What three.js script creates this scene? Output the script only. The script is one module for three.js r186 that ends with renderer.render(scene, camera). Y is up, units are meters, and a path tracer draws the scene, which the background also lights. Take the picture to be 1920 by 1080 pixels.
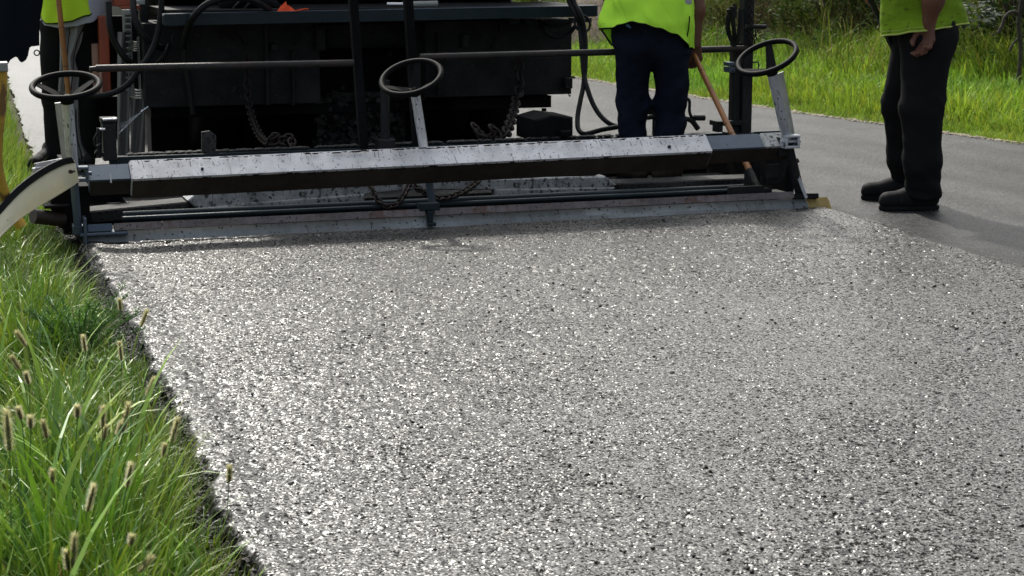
import * as THREE from 'three';
import { mergeGeometries } from 'three/addons/utils/BufferGeometryUtils.js';

// ---------- camera, sky, sun, exposure ----------
const F = 3355, EYE = 1.2, PITCH = Math.atan(640 / 3355);
const scene = new THREE.Scene();
const camera = new THREE.PerspectiveCamera(2 * Math.atan(540 / F) * 180 / Math.PI, 16 / 9, 0.1, 1200);
camera.position.set(0, EYE, 0);
camera.rotation.set(-PITCH, 0, 0);
camera.focus = 5.8; camera.userData.fStop = 14;
camera.updateMatrixWorld(true);
const SUN_AZ = 19 * Math.PI / 180, SUN_EL = 44 * Math.PI / 180;      // ahead and to the left of the camera
const sunDir = new THREE.Vector3(-Math.sin(SUN_AZ) * Math.cos(SUN_EL), Math.sin(SUN_EL), -Math.cos(SUN_AZ) * Math.cos(SUN_EL));
const renderer = new THREE.WebGLRenderer({ antialias: true });
renderer.toneMapping = THREE.LinearToneMapping;
renderer.toneMappingExposure = 0.82;
renderer.shadowMap.enabled = true;
const sun = new THREE.DirectionalLight(new THREE.Color(1, 0.95, 0.86), 5);
sun.position.copy(sunDir).multiplyScalar(40).add(new THREE.Vector3(0, 0, -8));
sun.target.position.set(0, 0, -8); scene.add(sun.target);
sun.shadow.radius = 5; sun.castShadow = true;
Object.assign(sun.shadow.camera, { left: -16, right: 16, top: 16, bottom: -16, near: 1, far: 90 });
sun.shadow.mapSize.set(4096, 4096); sun.name = 'sun';
scene.add(sun);

// ---------- noise ----------
function rng(seed) { let s = seed | 0; return () => { s = (s + 0x6d2b79f5) | 0; let t = Math.imul(s ^ (s >>> 15), 1 | s); t = (t + Math.imul(t ^ (t >>> 7), 61 | t)) ^ t; return ((t ^ (t >>> 14)) >>> 0) / 4294967296; }; }
function hsh(x, y, z = 0) { let h = Math.imul(x, 374761393) ^ Math.imul(y, 668265263) ^ Math.imul(z, 1274126177); h = Math.imul(h ^ (h >>> 13), 1274126177); h ^= h >>> 16; h = Math.imul(h, 2246822519); return ((h ^ (h >>> 15)) >>> 0) / 4294967296; }
const sm = (t) => t * t * (3 - 2 * t), lerp = (a, b, t) => a + (b - a) * t, clamp = (x, a = 0, b = 1) => Math.min(b, Math.max(a, x)), sstep = (a, b, x) => sm(clamp((x - a) / (b - a)));
function vn(x, y, z = 0) {
  const i = Math.floor(x), j = Math.floor(y), k = Math.floor(z), u = sm(x - i), v = sm(y - j), w = sm(z - k);
  const f = (kk) => lerp(lerp(hsh(i, j, kk), hsh(i + 1, j, kk), u), lerp(hsh(i, j + 1, kk), hsh(i + 1, j + 1, kk), u), v);
  return w === 0 ? f(k) : lerp(f(k), f(k + 1), w);
}
const fbm = (x, y, n = 4) => { let s = 0, a = 0.5, t = 0; for (let i = 0; i < n; i++) { s += a * vn(x, y, i * 7); t += a; x = x * 2.03 + 3.1; y = y * 2.03 + 1.7; a *= 0.5; } return s / t; };

// ---------- hazy sky with thin bright cloud ----------
{
  const w = 1024, h = 512, px = new Float32Array(w * h * 4), d = new THREE.Vector3();
  for (let j = 0; j < h; j++) for (let i = 0; i < w; i++) {
    const el = ((j + 0.5) / h - 0.5) * Math.PI, az = ((i + 0.5) / w - 0.5) * 2 * Math.PI;
    d.set(Math.cos(el) * Math.cos(az), Math.sin(el), Math.cos(el) * Math.sin(az));
    const c = d.dot(sunDir), up = Math.max(0, d.y);
    const q = 1 / (up + 0.25), cl = sstep(0.4, 0.68, fbm(d.x * q * 1.6 + 40, d.z * q * 1.6 + 40, 5));
    const haze = Math.exp(-up * 3.0), gl = 0.9 * Math.exp((c - 1) * 3.2) + 7.0 * Math.exp((c - 1) * 12) + 5 * Math.exp((c - 1) * 160);
    const o = (j * w + i) * 4;
    const base = [lerp(0.30, 0.85, haze), lerp(0.44, 0.90, haze), lerp(0.72, 0.97, haze)];
    for (let k = 0; k < 3; k++) {
      let v = lerp(base[k], 0.98 + 0.1 * (k === 2 ? -0.3 : 0.1), cl * 0.85) * 0.74 + gl * [1, 0.97, 0.92][k];
      if (d.y < 0) v = lerp(v, [0.16, 0.19, 0.11][k], sstep(0, 0.06, -d.y));
      px[o + k] = v;
    }
    px[o + 3] = 1;
  }
  const t = new THREE.DataTexture(px, w, h, THREE.RGBAFormat, THREE.FloatType);
  t.mapping = THREE.EquirectangularReflectionMapping; t.magFilter = t.minFilter = THREE.LinearFilter; t.needsUpdate = true;
  scene.background = t; scene.environment = t;
}

// ---------- measuring helpers: a pixel of the 1920 x 1080 photograph to a point in the world ----------
const V = (x, y, z) => new THREE.Vector3(x, y, z);
const CP = Math.cos(PITCH), SP = Math.sin(PITCH);
const ray = (px, py) => { const a = (px - 960) / F, b = (540 - py) / F; return V(a, -SP + b * CP, -CP - b * SP); };
const ground = (px, py, y = 0) => { const r = ray(px, py); return r.multiplyScalar((y - EYE) / r.y).add(camera.position); };
const atD = (px, py, d) => { const r = ray(px, py); return r.multiplyScalar(d / -r.z).add(camera.position); };
// the spreader's own axes: x along the strike-off strip, y up, -z towards the machine (distance w behind the strip)
const O = ground(165, 462), U = ground(1553, 392).sub(O).normalize(), W = V(U.z, 0, -U.x), TURN = Math.atan2(-U.z, U.x);
const mp = (px, py, w) => { const r = ray(px, py), t = O.clone().addScaledVector(W, w).sub(camera.position).dot(W) / r.dot(W); const p = r.multiplyScalar(t).add(camera.position); return V(p.clone().sub(O).dot(U), p.y, -w); };
const toWorld = (p) => O.clone().addScaledVector(U, p.x).addScaledVector(W, -p.z).add(V(0, p.y, 0));

// ---------- object helpers ----------
const used = {};
function numbered(n) { const k = used[n] = (used[n] ?? -1) + 1; return k ? `${n}_${String(k).padStart(3, '0')}` : n; }
function tag(o, label, category, group) { o.userData = { label, category }; if (group) o.userData.group = group; return o; }
function thing(name, label, category, pos = [0, 0, 0], turn = 0, group) { const o = new THREE.Group(); o.name = numbered(name); o.position.set(...pos); o.rotation.y = turn; tag(o, label, category, group); scene.add(o); return o; }
const machine = (name, label, category, group) => thing(name, label, category, O.toArray(), TURN, group);
function part(name, geos, mat, parent, label) { const m = new THREE.Mesh(M(geos), mat); m.name = name; m.castShadow = m.receiveShadow = true; if (label) m.userData.label = label; parent.add(m); return m; }
function solo(name, geos, mat, label, category, group) { const m = part(name, geos, mat, scene); m.name = numbered(name); return tag(m, label, category, group); }
function struct(name, geos, mat) { const m = part(name, geos, mat, scene); m.userData.kind = 'structure'; return m; }
const each = (name, geos, mat, parent, label) => geos.map((g) => part(name, g, mat, parent, label));
function M(g) {
  if (!Array.isArray(g)) return g;
  if (g.length === 1) return g[0];
  const hasCol = g.some((x) => x.attributes.color);
  g = g.map((x) => { x = x.index ? x.toNonIndexed() : x; for (const k of Object.keys(x.attributes)) if (!['position', 'normal', 'uv', ...(hasCol ? ['color'] : [])].includes(k)) x.deleteAttribute(k); return x; });
  return mergeGeometries(g);
}
function metric(geo) {                                                // uv in metres from each face's main direction
  const g = geo.index ? geo.toNonIndexed() : geo, p = g.attributes.position, uv = new Float32Array(p.count * 2), a = V(), b = V(), c = V(), n = V();
  for (let i = 0; i < p.count; i += 3) {
    a.fromBufferAttribute(p, i); b.fromBufferAttribute(p, i + 1); c.fromBufferAttribute(p, i + 2);
    n.copy(b).sub(a).cross(c.clone().sub(a)); const x = Math.abs(n.x), y = Math.abs(n.y), z = Math.abs(n.z);
    [a, b, c].forEach((q, k) => { const o = (i + k) * 2; if (x > y && x > z) { uv[o] = q.z; uv[o + 1] = q.y; } else if (y > z) { uv[o] = q.z; uv[o + 1] = q.x; } else { uv[o] = q.x; uv[o + 1] = q.y; } });
  }
  g.setAttribute('uv', new THREE.BufferAttribute(uv, 2)); return g;
}
function chamferBox(w, h, d, c = 0.004) {
  c = Math.min(c, w / 3, h / 3, d / 3);
  const s = new THREE.Shape(); const x = w / 2 - c, y = h / 2 - c;
  s.moveTo(-x, -y); s.lineTo(x, -y); s.lineTo(x, y); s.lineTo(-x, y); s.closePath();
  const g = new THREE.ExtrudeGeometry(s, { depth: d - 2 * c, bevelEnabled: true, bevelThickness: c, bevelSize: c, bevelSegments: 1 }); g.translate(0, 0, -(d - 2 * c) / 2); return g;
}
const box = (x0, x1, y0, y1, z0, z1, c) => { const g = chamferBox(Math.abs(x1 - x0), Math.abs(y1 - y0), Math.abs(z1 - z0), c); g.translate((x0 + x1) / 2, (y0 + y1) / 2, (z0 + z1) / 2); return metric(g); };
const pbox = (px0, py0, px1, py1, w0, w1, c) => { const mx = (px0 + px1) / 2, my = (py0 + py1) / 2; return box(mp(px0, my, w0).x, mp(px1, my, w0).x, mp(mx, py1, w0).y, mp(mx, py0, w0).y, -w0, -w1, c); };
function orient(g, a, b, roll = 0) {                                    // geometry along +z from 0 .. length
  const z = b.clone().sub(a).normalize(), x = V(0, 1, 0).cross(z); if (x.lengthSq() < 1e-6) x.set(1, 0, 0); x.normalize();
  const y = z.clone().cross(x), m = new THREE.Matrix4().makeBasis(x, y, z); if (roll) g.rotateZ(roll); g.applyMatrix4(m); g.translate(a.x, a.y, a.z); return g;
}
const bar = (a, b, w, h, roll = 0, c = 0.003) => { const L = a.distanceTo(b), g = metric(chamferBox(w, h, L, c)); g.translate(0, 0, L / 2); return orient(g, a, b, roll); };
const rod = (a, b, r0, r1 = r0, seg = 18) => { const L = a.distanceTo(b), g = new THREE.CylinderGeometry(r1, r0, L, seg, 1); const uv = g.attributes.uv; for (let i = 0; i < uv.count; i++) uv.setXY(i, uv.getX(i) * r0 * 6.28, uv.getY(i) * L); g.rotateX(Math.PI / 2); g.translate(0, 0, L / 2); return orient(g, a, b); };
const tube = (pts, r, seg = 40, rad = 10, closed = false) => { const c = new THREE.CatmullRomCurve3(pts, closed, 'centripetal'), L = c.getLength(), g = new THREE.TubeGeometry(c, seg, r, rad, closed), uv = g.attributes.uv; for (let i = 0; i < uv.count; i++) uv.setXY(i, uv.getX(i) * L, uv.getY(i) * r * 6.28); return g; };
const ringTorus = (c, n, R, r, seg = 40) => { const g = new THREE.TorusGeometry(R, r, 12, seg); g.applyQuaternion(new THREE.Quaternion().setFromUnitVectors(V(0, 0, 1), n.clone().normalize())); g.translate(c.x, c.y, c.z); return g; };
const poly = (pts, w0, w1, c = 0.004) => { const s = new THREE.Shape(pts.map((p) => new THREE.Vector2(p.x, p.y))); const g = new THREE.ExtrudeGeometry(s, { depth: Math.abs(w1 - w0), bevelEnabled: c > 0, bevelThickness: c, bevelSize: c, bevelSegments: 1 }); g.translate(0, 0, -Math.max(w0, w1)); return metric(g); };
function grid(nu, nv, f) {                                             // parametric sheet, f(u, v) -> Vector3
  const pos = [], uv = [], idx = [];
  for (let j = 0; j <= nv; j++) for (let i = 0; i <= nu; i++) { const p = f(i / nu, j / nv); pos.push(p.x, p.y, p.z); uv.push(i / nu, j / nv); }
  for (let j = 0; j < nv; j++) for (let i = 0; i < nu; i++) { const a = j * (nu + 1) + i, b = a + 1, c = a + nu + 1, d = c + 1; idx.push(a, b, d, a, d, c); }
  const g = new THREE.BufferGeometry(); g.setAttribute('position', new THREE.Float32BufferAttribute(pos, 3)); g.setAttribute('uv', new THREE.Float32BufferAttribute(uv, 2)); g.setIndex(idx); g.computeVertexNormals(); return g;
}
// closed loft through cross-sections f(u, v) with an inside layer
function loft(nu, nv, f, thick = 0.004) {
  const outer = grid(nu, nv, f), n = outer.attributes.normal, p = outer.attributes.position;
  for (let j = 0; j <= nv; j++) { const a = j * (nu + 1), b = a + nu; if (p.getX(a) === p.getX(b)) { const v = V(n.getX(a) + n.getX(b), n.getY(a) + n.getY(b), n.getZ(a) + n.getZ(b)).normalize(); n.setXYZ(a, v.x, v.y, v.z); n.setXYZ(b, v.x, v.y, v.z); } }
  const inner = outer.clone(), ip = inner.attributes.position; for (let i = 0; i < ip.count; i++) ip.setXYZ(i, p.getX(i) - n.getX(i) * thick, p.getY(i) - n.getY(i) * thick, p.getZ(i) - n.getZ(i) * thick);
  return [outer.toNonIndexed(), inner.toNonIndexed()];
}

// ---------- implicit surfaces for bodies, cloth and hands ----------
function surf(field, lo, hi, cell) {
  const nx = Math.ceil((hi[0] - lo[0]) / cell) + 1, ny = Math.ceil((hi[1] - lo[1]) / cell) + 1, nz = Math.ceil((hi[2] - lo[2]) / cell) + 1, val = new Float32Array(nx * ny * nz), at = (i, j, k) => i + nx * (j + ny * k);
  for (let k = 0; k < nz; k++) for (let j = 0; j < ny; j++) for (let i = 0; i < nx; i++) val[at(i, j, k)] = field(lo[0] + i * cell, lo[1] + j * cell, lo[2] + k * cell);
  const id = new Int32Array(nx * ny * nz).fill(-1), pos = [], idx = [];
  for (let k = 0; k < nz - 1; k++) for (let j = 0; j < ny - 1; j++) for (let i = 0; i < nx - 1; i++) {
    let sx = 0, sy = 0, sz = 0, n = 0;
    const edge = (a, b, c, d, e, f) => { const p = val[at(i + a, j + b, k + c)], q = val[at(i + d, j + e, k + f)]; if ((p < 0) !== (q < 0)) { const t = p / (p - q); sx += a + (d - a) * t; sy += b + (e - b) * t; sz += c + (f - c) * t; n++; } };
    for (let a = 0; a < 2; a++) for (let b = 0; b < 2; b++) { edge(0, a, b, 1, a, b); edge(a, 0, b, a, 1, b); edge(a, b, 0, a, b, 1); }
    if (n) { id[at(i, j, k)] = pos.length / 3; pos.push(lo[0] + (i + sx / n) * cell, lo[1] + (j + sy / n) * cell, lo[2] + (k + sz / n) * cell); }
  }
  for (let k = 1; k < nz - 1; k++) for (let j = 1; j < ny - 1; j++) for (let i = 1; i < nx - 1; i++) {
    const p = val[at(i, j, k)] < 0, quad = (a, b, c, d, flip) => { if (a < 0 || b < 0 || c < 0 || d < 0) return; flip ? idx.push(a, b, c, a, c, d) : idx.push(a, c, b, a, d, c); };
    if (p !== (val[at(i + 1, j, k)] < 0)) quad(id[at(i, j - 1, k - 1)], id[at(i, j, k - 1)], id[at(i, j, k)], id[at(i, j - 1, k)], p);
    if (p !== (val[at(i, j + 1, k)] < 0)) quad(id[at(i - 1, j, k - 1)], id[at(i - 1, j, k)], id[at(i, j, k)], id[at(i, j, k - 1)], p);
    if (p !== (val[at(i, j, k + 1)] < 0)) quad(id[at(i - 1, j - 1, k)], id[at(i, j - 1, k)], id[at(i, j, k)], id[at(i - 1, j, k)], p);
  }
  const g = new THREE.BufferGeometry(); g.setAttribute('position', new THREE.Float32BufferAttribute(pos, 3)); g.setIndex(idx); g.computeVertexNormals();
  const uv = []; for (let i = 0; i < pos.length; i += 3) uv.push(pos[i] + pos[i + 2] * 0.7, pos[i + 1]); g.setAttribute('uv', new THREE.Float32BufferAttribute(uv, 2)); return g;
}
const cap = (a, b, ra, rb = ra) => [a.x, a.y, a.z, b.x, b.y, b.z, ra, rb];
function blob(prims, k, cell, opt = {}) {
  const lo = [1e9, 1e9, 1e9], hi = [-1e9, -1e9, -1e9], m = 3 * cell + (opt.pad || 0);
  for (const p of prims) for (let i = 0; i < 3; i++) { lo[i] = Math.min(lo[i], p[i] - p[6] - m, p[i + 3] - p[7] - m); hi[i] = Math.max(hi[i], p[i] + p[6] + m, p[i + 3] + p[7] + m); }
  const pre = prims.map((p) => { const x = p[3] - p[0], y = p[4] - p[1], z = p[5] - p[2]; return [x, y, z, 1 / (x * x + y * y + z * z + 1e-12)]; });
  return surf((x, y, z) => {
    let d = 1e3;
    for (let i = 0; i < prims.length; i++) {
      const p = prims[i], e = pre[i], px = x - p[0], py = y - p[1], pz = z - p[2], t = clamp((px * e[0] + py * e[1] + pz * e[2]) * e[3]), qx = px - e[0] * t, qy = py - e[1] * t, qz = pz - e[2] * t, c = Math.sqrt(qx * qx + qy * qy + qz * qz) - (p[6] + (p[7] - p[6]) * t);
      const h = Math.max(k - Math.abs(d - c), 0); d = Math.min(d, c) - h * h / (4 * k);
    }
    if (opt.noise) d += opt.noise(x, y, z);
    if (opt.cut) d = Math.max(d, opt.cut(x, y, z));
    return d;
  }, lo, hi, cell);
}
// a hand: palm of four metacarpals, four jointed fingers, a thumb from the side of the palm
function handPrims(wrist, dir, palm, thumbSide, bends, spread = 0.04, s = 1) {
  dir = dir.clone().normalize(); const side = thumbSide.clone().addScaledVector(dir, -thumbSide.dot(dir)).normalize(); palm = palm.clone().addScaledVector(dir, -palm.dot(dir)).addScaledVector(side, -palm.dot(side)).normalize();
  const out = [], L = [[0.044, 0.026, 0.02], [0.049, 0.03, 0.021], [0.045, 0.028, 0.02], [0.035, 0.021, 0.018]];
  for (let f = 0; f < 4; f++) {
    const off = (1.5 - f) * 0.02 * s, root = wrist.clone().addScaledVector(side, off * 0.55).addScaledVector(dir, 0.012 * s), kn = wrist.clone().addScaledVector(side, off).addScaledVector(dir, (0.088 - (f === 3 ? 0.012 : f === 0 ? 0.003 : 0)) * s);
    out.push(cap(root, kn, 0.0155 * s, 0.0115 * s));
    let p = kn, ang = 0; const fd = dir.clone().addScaledVector(side, (1.5 - f) * spread);
    for (let j = 0; j < 3; j++) { ang += bends[j] * (0.92 + 0.07 * f); const d = fd.clone().multiplyScalar(Math.cos(ang)).addScaledVector(palm, Math.sin(ang)).normalize(), q = p.clone().addScaledVector(d, L[f][j] * s); out.push(cap(p, q, (0.0098 - 0.0009 * j) * s, (0.0092 - 0.0012 * j) * s)); p = q; }
  }
  const t0 = wrist.clone().addScaledVector(side, 0.022 * s).addScaledVector(dir, 0.022 * s).addScaledVector(palm, 0.006 * s), t1 = t0.clone().addScaledVector(side, 0.022 * s).addScaledVector(dir, 0.034 * s).addScaledVector(palm, 0.018 * s), t2 = t1.clone().addScaledVector(side, 0.004 * s).addScaledVector(dir, 0.03 * s).addScaledVector(palm, 0.014 * s), t3 = t2.clone().addScaledVector(side, -0.012 * s).addScaledVector(dir, 0.016 * s).addScaledVector(palm, 0.012 * s);
  out.push(cap(t0, t1, 0.017 * s, 0.012 * s), cap(t1, t2, 0.0115 * s, 0.0105 * s), cap(t2, t3, 0.0105 * s, 0.0085 * s));
  return out;
}

// ---------- textures and materials ----------
function canvasTex(w, h, draw, srgb = true) { const c = document.createElement('canvas'); c.width = w; c.height = h; draw(c.getContext('2d'), w, h); const t = new THREE.CanvasTexture(c); t.wrapS = t.wrapT = THREE.RepeatWrapping; if (srgb) t.colorSpace = THREE.SRGBColorSpace; return t; }
const lin2s = (x) => Math.round(255 * (x <= 0.0031308 ? x * 12.92 : 1.055 * Math.pow(x, 1 / 2.4) - 0.055));
// periodic mottled paint with specks and drips of tar, one metre to the tile
function dirty(seed, base, { mott = 0.25, specks = 900, smax = 3, drips = 0, rust = 0, size = 1024, speck = [0.012, 0.011, 0.010], fine = 0.1, alpha = 0.9 } = {}) {
  return canvasTex(size, size, (g, w, h) => {
    const im = g.createImageData(w, h), N = 16;
    const pn = (x, y, n, s) => { const i = Math.floor(x * n), j = Math.floor(y * n), u = sm(x * n - i), v = sm(y * n - j), q = (a, b) => hsh(((a % n) + n) % n, ((b % n) + n) % n, s); return lerp(lerp(q(i, j), q(i + 1, j), u), lerp(q(i, j + 1), q(i + 1, j + 1), u), v); };
    for (let y = 0; y < h; y++) for (let x = 0; x < w; x++) {
      const a = x / w, b = y / h, m = 0.5 * pn(a, b, 5, seed) + 0.3 * pn(a, b, N, seed + 1) + 0.2 * pn(a, b, 70, seed + 2), f = 1 + (m - 0.5) * 2 * mott + (hsh(x, y, seed) - 0.5) * fine, r = rust ? sstep(0.5, 0.72, 0.6 * pn(a, b, 9, seed + 5) + 0.4 * pn(a, b, 60, seed + 6)) * rust : 0, o = (y * w + x) * 4;
      im.data[o] = lin2s(clamp(lerp(base[0] * f, 0.13, r))); im.data[o + 1] = lin2s(clamp(lerp(base[1] * f, 0.06, r))); im.data[o + 2] = lin2s(clamp(lerp(base[2] * f, 0.035, r))); im.data[o + 3] = 255;
    }
    g.putImageData(im, 0, 0);
    const R = rng(seed * 77 + 5); const col = `rgba(${speck.map(lin2s).join(',')},`;
    for (let i = 0; i < specks; i++) { const x = R() * w, y = R() * h, s = Math.pow(R(), 3) * smax + 0.5; g.fillStyle = col + (0.35 + R() * (alpha - 0.35)) + ')'; g.beginPath(); g.ellipse(x, y, s * (0.6 + R()), s * (0.6 + R() * 1.2), R() * 3, 0, 7); g.fill(); if (R() < 0.15) g.fillRect(x, y, 0.8 + R(), 4 + R() * 16); }
    for (let i = 0; i < drips; i++) { g.strokeStyle = col + (0.3 + R() * 0.6) + ')'; g.lineWidth = 0.8 + R() * 3; const x = R() * w, y = R() * h, L = 15 + R() * 90; g.beginPath(); g.moveTo(x, y); g.quadraticCurveTo(x + (R() - 0.5) * 14, y + L / 2, x + (R() - 0.5) * 24, y + L); g.stroke(); }
  });
}
const bumpTex = canvasTex(512, 512, (g, w, h) => { const im = g.createImageData(w, h); for (let i = 0; i < w * h; i++) { const x = i % w, y = (i / w) | 0, v = 120 + 70 * (vn(x / 9, y / 9, 3) - 0.5) + 60 * (vn(x / 3, y / 3, 5) - 0.5) + 60 * (hsh(x, y, 9) - 0.5); im.data[i * 4] = im.data[i * 4 + 1] = im.data[i * 4 + 2] = v; im.data[i * 4 + 3] = 255; } g.putImageData(im, 0, 0); }, false);
bumpTex.repeat.set(4, 4);
const half = (t) => { t.repeat.set(0.5, 0.5); return t; };
const std = (o) => new THREE.MeshStandardMaterial({ side: THREE.DoubleSide, ...o }), phys = (o) => new THREE.MeshPhysicalMaterial({ side: THREE.DoubleSide, ...o });
const matte = (s, o) => phys({ specularIntensity: s, ...o });
const lc = (r, g, b) => new THREE.Color().setRGB(r, g, b);
const mat = {
  silver: std({ map: half(dirty(1, [0.62, 0.62, 0.64], { specks: 17000, smax: 2.6, drips: 700, mott: 0.5, fine: 0.16, alpha: 0.8, size: 2048 })), roughness: 0.42, bumpMap: bumpTex, bumpScale: 0.0008 }),
  silverGrimy: std({ map: dirty(2, [0.30, 0.31, 0.31], { specks: 5000, smax: 7, drips: 260, mott: 0.8 }), roughness: 0.55, bumpMap: bumpTex, bumpScale: 0.002 }),
  grime: matte(0.35, { map: dirty(3, [0.045, 0.045, 0.044], { specks: 7000, smax: 8, drips: 60, mott: 0.9 }), roughness: 0.6, bumpMap: bumpTex, bumpScale: 0.003 }),
  galv: std({ map: dirty(4, [0.58, 0.60, 0.64], { specks: 700, smax: 7, drips: 70, mott: 0.4 }), metalness: 0.5, roughness: 0.32, bumpMap: bumpTex, bumpScale: 0.0006 }),
  blue: matte(0.4, { map: dirty(5, [0.014, 0.024, 0.030], { specks: 700, smax: 4, mott: 0.4 }), roughness: 0.4, metalness: 0.2, bumpMap: bumpTex, bumpScale: 0.0008 }),
  steelBlue: matte(0.5, { map: dirty(6, [0.085, 0.11, 0.145], { specks: 300, smax: 4, mott: 0.3 }), roughness: 0.4, metalness: 0.2 }),
  dark: matte(0.3, { map: dirty(7, [0.018, 0.019, 0.020], { specks: 900, smax: 6, mott: 0.8, speck: [0.035, 0.034, 0.032] }), roughness: 0.55, bumpMap: bumpTex, bumpScale: 0.0015 }),
  darkest: matte(0.2, { map: dirty(8, [0.006, 0.006, 0.007], { specks: 400, smax: 5, mott: 0.9, speck: [0.02, 0.02, 0.02] }), roughness: 0.7, bumpMap: bumpTex, bumpScale: 0.002 }),
  rust: std({ map: dirty(9, [0.20, 0.165, 0.155], { specks: 6000, smax: 3.5, mott: 0.6, rust: 0.75, fine: 0.5 }), roughness: 0.6, bumpMap: bumpTex, bumpScale: 0.002 }),
  pipe: matte(0.5, { map: dirty(10, [0.030, 0.027, 0.026], { specks: 3000, smax: 3, mott: 0.6, rust: 0.12 }), roughness: 0.45, metalness: 0.25, bumpMap: bumpTex, bumpScale: 0.001 }),
  strip: matte(0.6, { map: dirty(11, [0.22, 0.24, 0.24], { specks: 3600, smax: 4, drips: 50, mott: 0.45 }), roughness: 0.3 }),
  amber: phys({ map: dirty(12, [0.42, 0.31, 0.11], { specks: 900, smax: 6, mott: 0.5 }), roughness: 0.35, transmission: 0.25, thickness: 0 }),
  cream: phys({ map: dirty(13, [0.80, 0.74, 0.55], { specks: 80, smax: 2, mott: 0.12 }), roughness: 0.35, transmission: 0.3, thickness: 0 }),
  rubber: matte(0.3, { color: lc(0.009, 0.009, 0.010), roughness: 0.6, bumpMap: bumpTex, bumpScale: 0.0008 }),
  wheelRim: matte(0.13, { color: lc(0.005, 0.005, 0.005), roughness: 0.6 }),
  hose: matte(0.3, { map: dirty(14, [0.012, 0.012, 0.013], { specks: 500, smax: 3, speck: [0.06, 0.058, 0.055], mott: 0.5 }), roughness: 0.42 }),
  chain: matte(0.4, { map: dirty(15, [0.016, 0.015, 0.015], { specks: 700, mott: 0.7, rust: 0.3 }), roughness: 0.6, metalness: 0.2 }),
  orange: std({ map: dirty(16, [0.30, 0.055, 0.022], { specks: 500, mott: 0.3 }), roughness: 0.4 }),
  pink: std({ map: dirty(17, [0.42, 0.24, 0.19], { specks: 200, mott: 0.3 }), roughness: 0.5 }),
  grey: std({ map: dirty(18, [0.26, 0.27, 0.25], { specks: 500, mott: 0.35 }), roughness: 0.5 }),
  chrome: std({ color: lc(0.75, 0.75, 0.75), metalness: 0.9, roughness: 0.18 }),
  yellow: std({ map: dirty(19, [0.50, 0.30, 0.045], { specks: 350, smax: 4, mott: 0.4, rust: 0.85 }), roughness: 0.4 }),
  wood: std({ map: canvasTex(256, 1024, (g, w, h) => { g.fillStyle = `rgb(${lin2s(0.30)},${lin2s(0.125)},${lin2s(0.035)})`; g.fillRect(0, 0, w, h); const R = rng(4); for (let i = 0; i < 900; i++) { g.strokeStyle = `rgba(${R() < 0.5 ? '60,25,8' : '200,130,70'},${0.05 + R() * 0.2})`; g.lineWidth = 0.5 + R() * 2; const x = R() * w, y = R() * h; g.beginPath(); g.moveTo(x, y); g.lineTo(x + (R() - 0.5) * 6, y + 40 + R() * 200); g.stroke(); } for (let i = 0; i < 160; i++) { g.fillStyle = `rgba(15,10,8,${0.3 + R() * 0.5})`; g.beginPath(); g.ellipse(R() * w, R() * h, 1 + R() * 9, 1 + R() * 5, 0, 0, 7); g.fill(); } }), roughness: 0.45 }),
  sheet: phys({ color: lc(0.20, 0.20, 0.19), roughness: 0.5, transmission: 0.35, thickness: 0 }),
  water: phys({ color: lc(0.95, 0.97, 1), roughness: 0.35, transmission: 0.7, thickness: 0 }),
  orangeCloth: std({ color: lc(0.75, 0.07, 0.01), roughness: 0.8 }),
  skin: matte(0.6, { map: dirty(20, [0.135, 0.058, 0.036], { specks: 250, smax: 1.5, mott: 0.3, speck: [0.05, 0.02, 0.015], alpha: 0.45 }), roughness: 0.5 }),
  hair: std({ color: lc(0.012, 0.009, 0.007), roughness: 0.6 }),
};
// woven cloth
const weave = canvasTex(256, 256, (g, w, h) => { const im = g.createImageData(w, h); for (let i = 0; i < w * h; i++) { const x = i % w, y = (i / w) | 0, v = 128 + 60 * Math.sin(x * Math.PI / 2 + y * Math.PI / 2) + 50 * (hsh(x, y, 2) - 0.5); im.data[i * 4] = im.data[i * 4 + 1] = im.data[i * 4 + 2] = v; im.data[i * 4 + 3] = 255; } g.putImageData(im, 0, 0); }, false); weave.repeat.set(6, 6);
const cloth = (c, o = {}) => phys({ color: lc(...c), roughness: 0.85, bumpMap: weave, bumpScale: 0.0006, specularIntensity: 0.12, ...o });
const clothMap = (seed, c, dirt, o = {}) => phys({ map: dirty(seed, c, dirt), roughness: 0.8, specularIntensity: 0.15, bumpMap: weave, bumpScale: 0.0006, ...o });
mat.trouserBlack = cloth([0.012, 0.012, 0.0125]);
mat.trouserNavy = clothMap(21, [0.008, 0.011, 0.021], { mott: 0.5, specks: 500, smax: 3, speck: [0.004, 0.004, 0.006], size: 512 });
mat.vestLime = clothMap(22, [0.58, 1.0, 0.08], { mott: 0.06, specks: 60, smax: 2, fine: 0.02, size: 512, speck: [0.2, 0.3, 0.03], alpha: 0.5 }, { transmission: 0.25, thickness: 0, roughness: 0.9 });
mat.vestYellow = clothMap(23, [0.72, 1.0, 0.06], { mott: 0.08, specks: 140, smax: 2, fine: 0.02, size: 512, speck: [0.2, 0.25, 0.03], alpha: 0.5 }, { transmission: 0.35, thickness: 0, roughness: 0.9 });
mat.shirtDirty = clothMap(24, [0.24, 0.40, 0.025], { mott: 0.4, specks: 800, smax: 6, fine: 0.03, size: 512, speck: [0.09, 0.12, 0.02], alpha: 0.5 }, { transmission: 0.3, thickness: 0, roughness: 0.9 });
mat.shirtGrey = cloth([0.36, 0.37, 0.41]);
mat.clothGrey = clothMap(25, [0.27, 0.27, 0.265], { mott: 0.25, specks: 350, smax: 3, size: 512 });
mat.navyJacket = cloth([0.006, 0.008, 0.012]);
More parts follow.
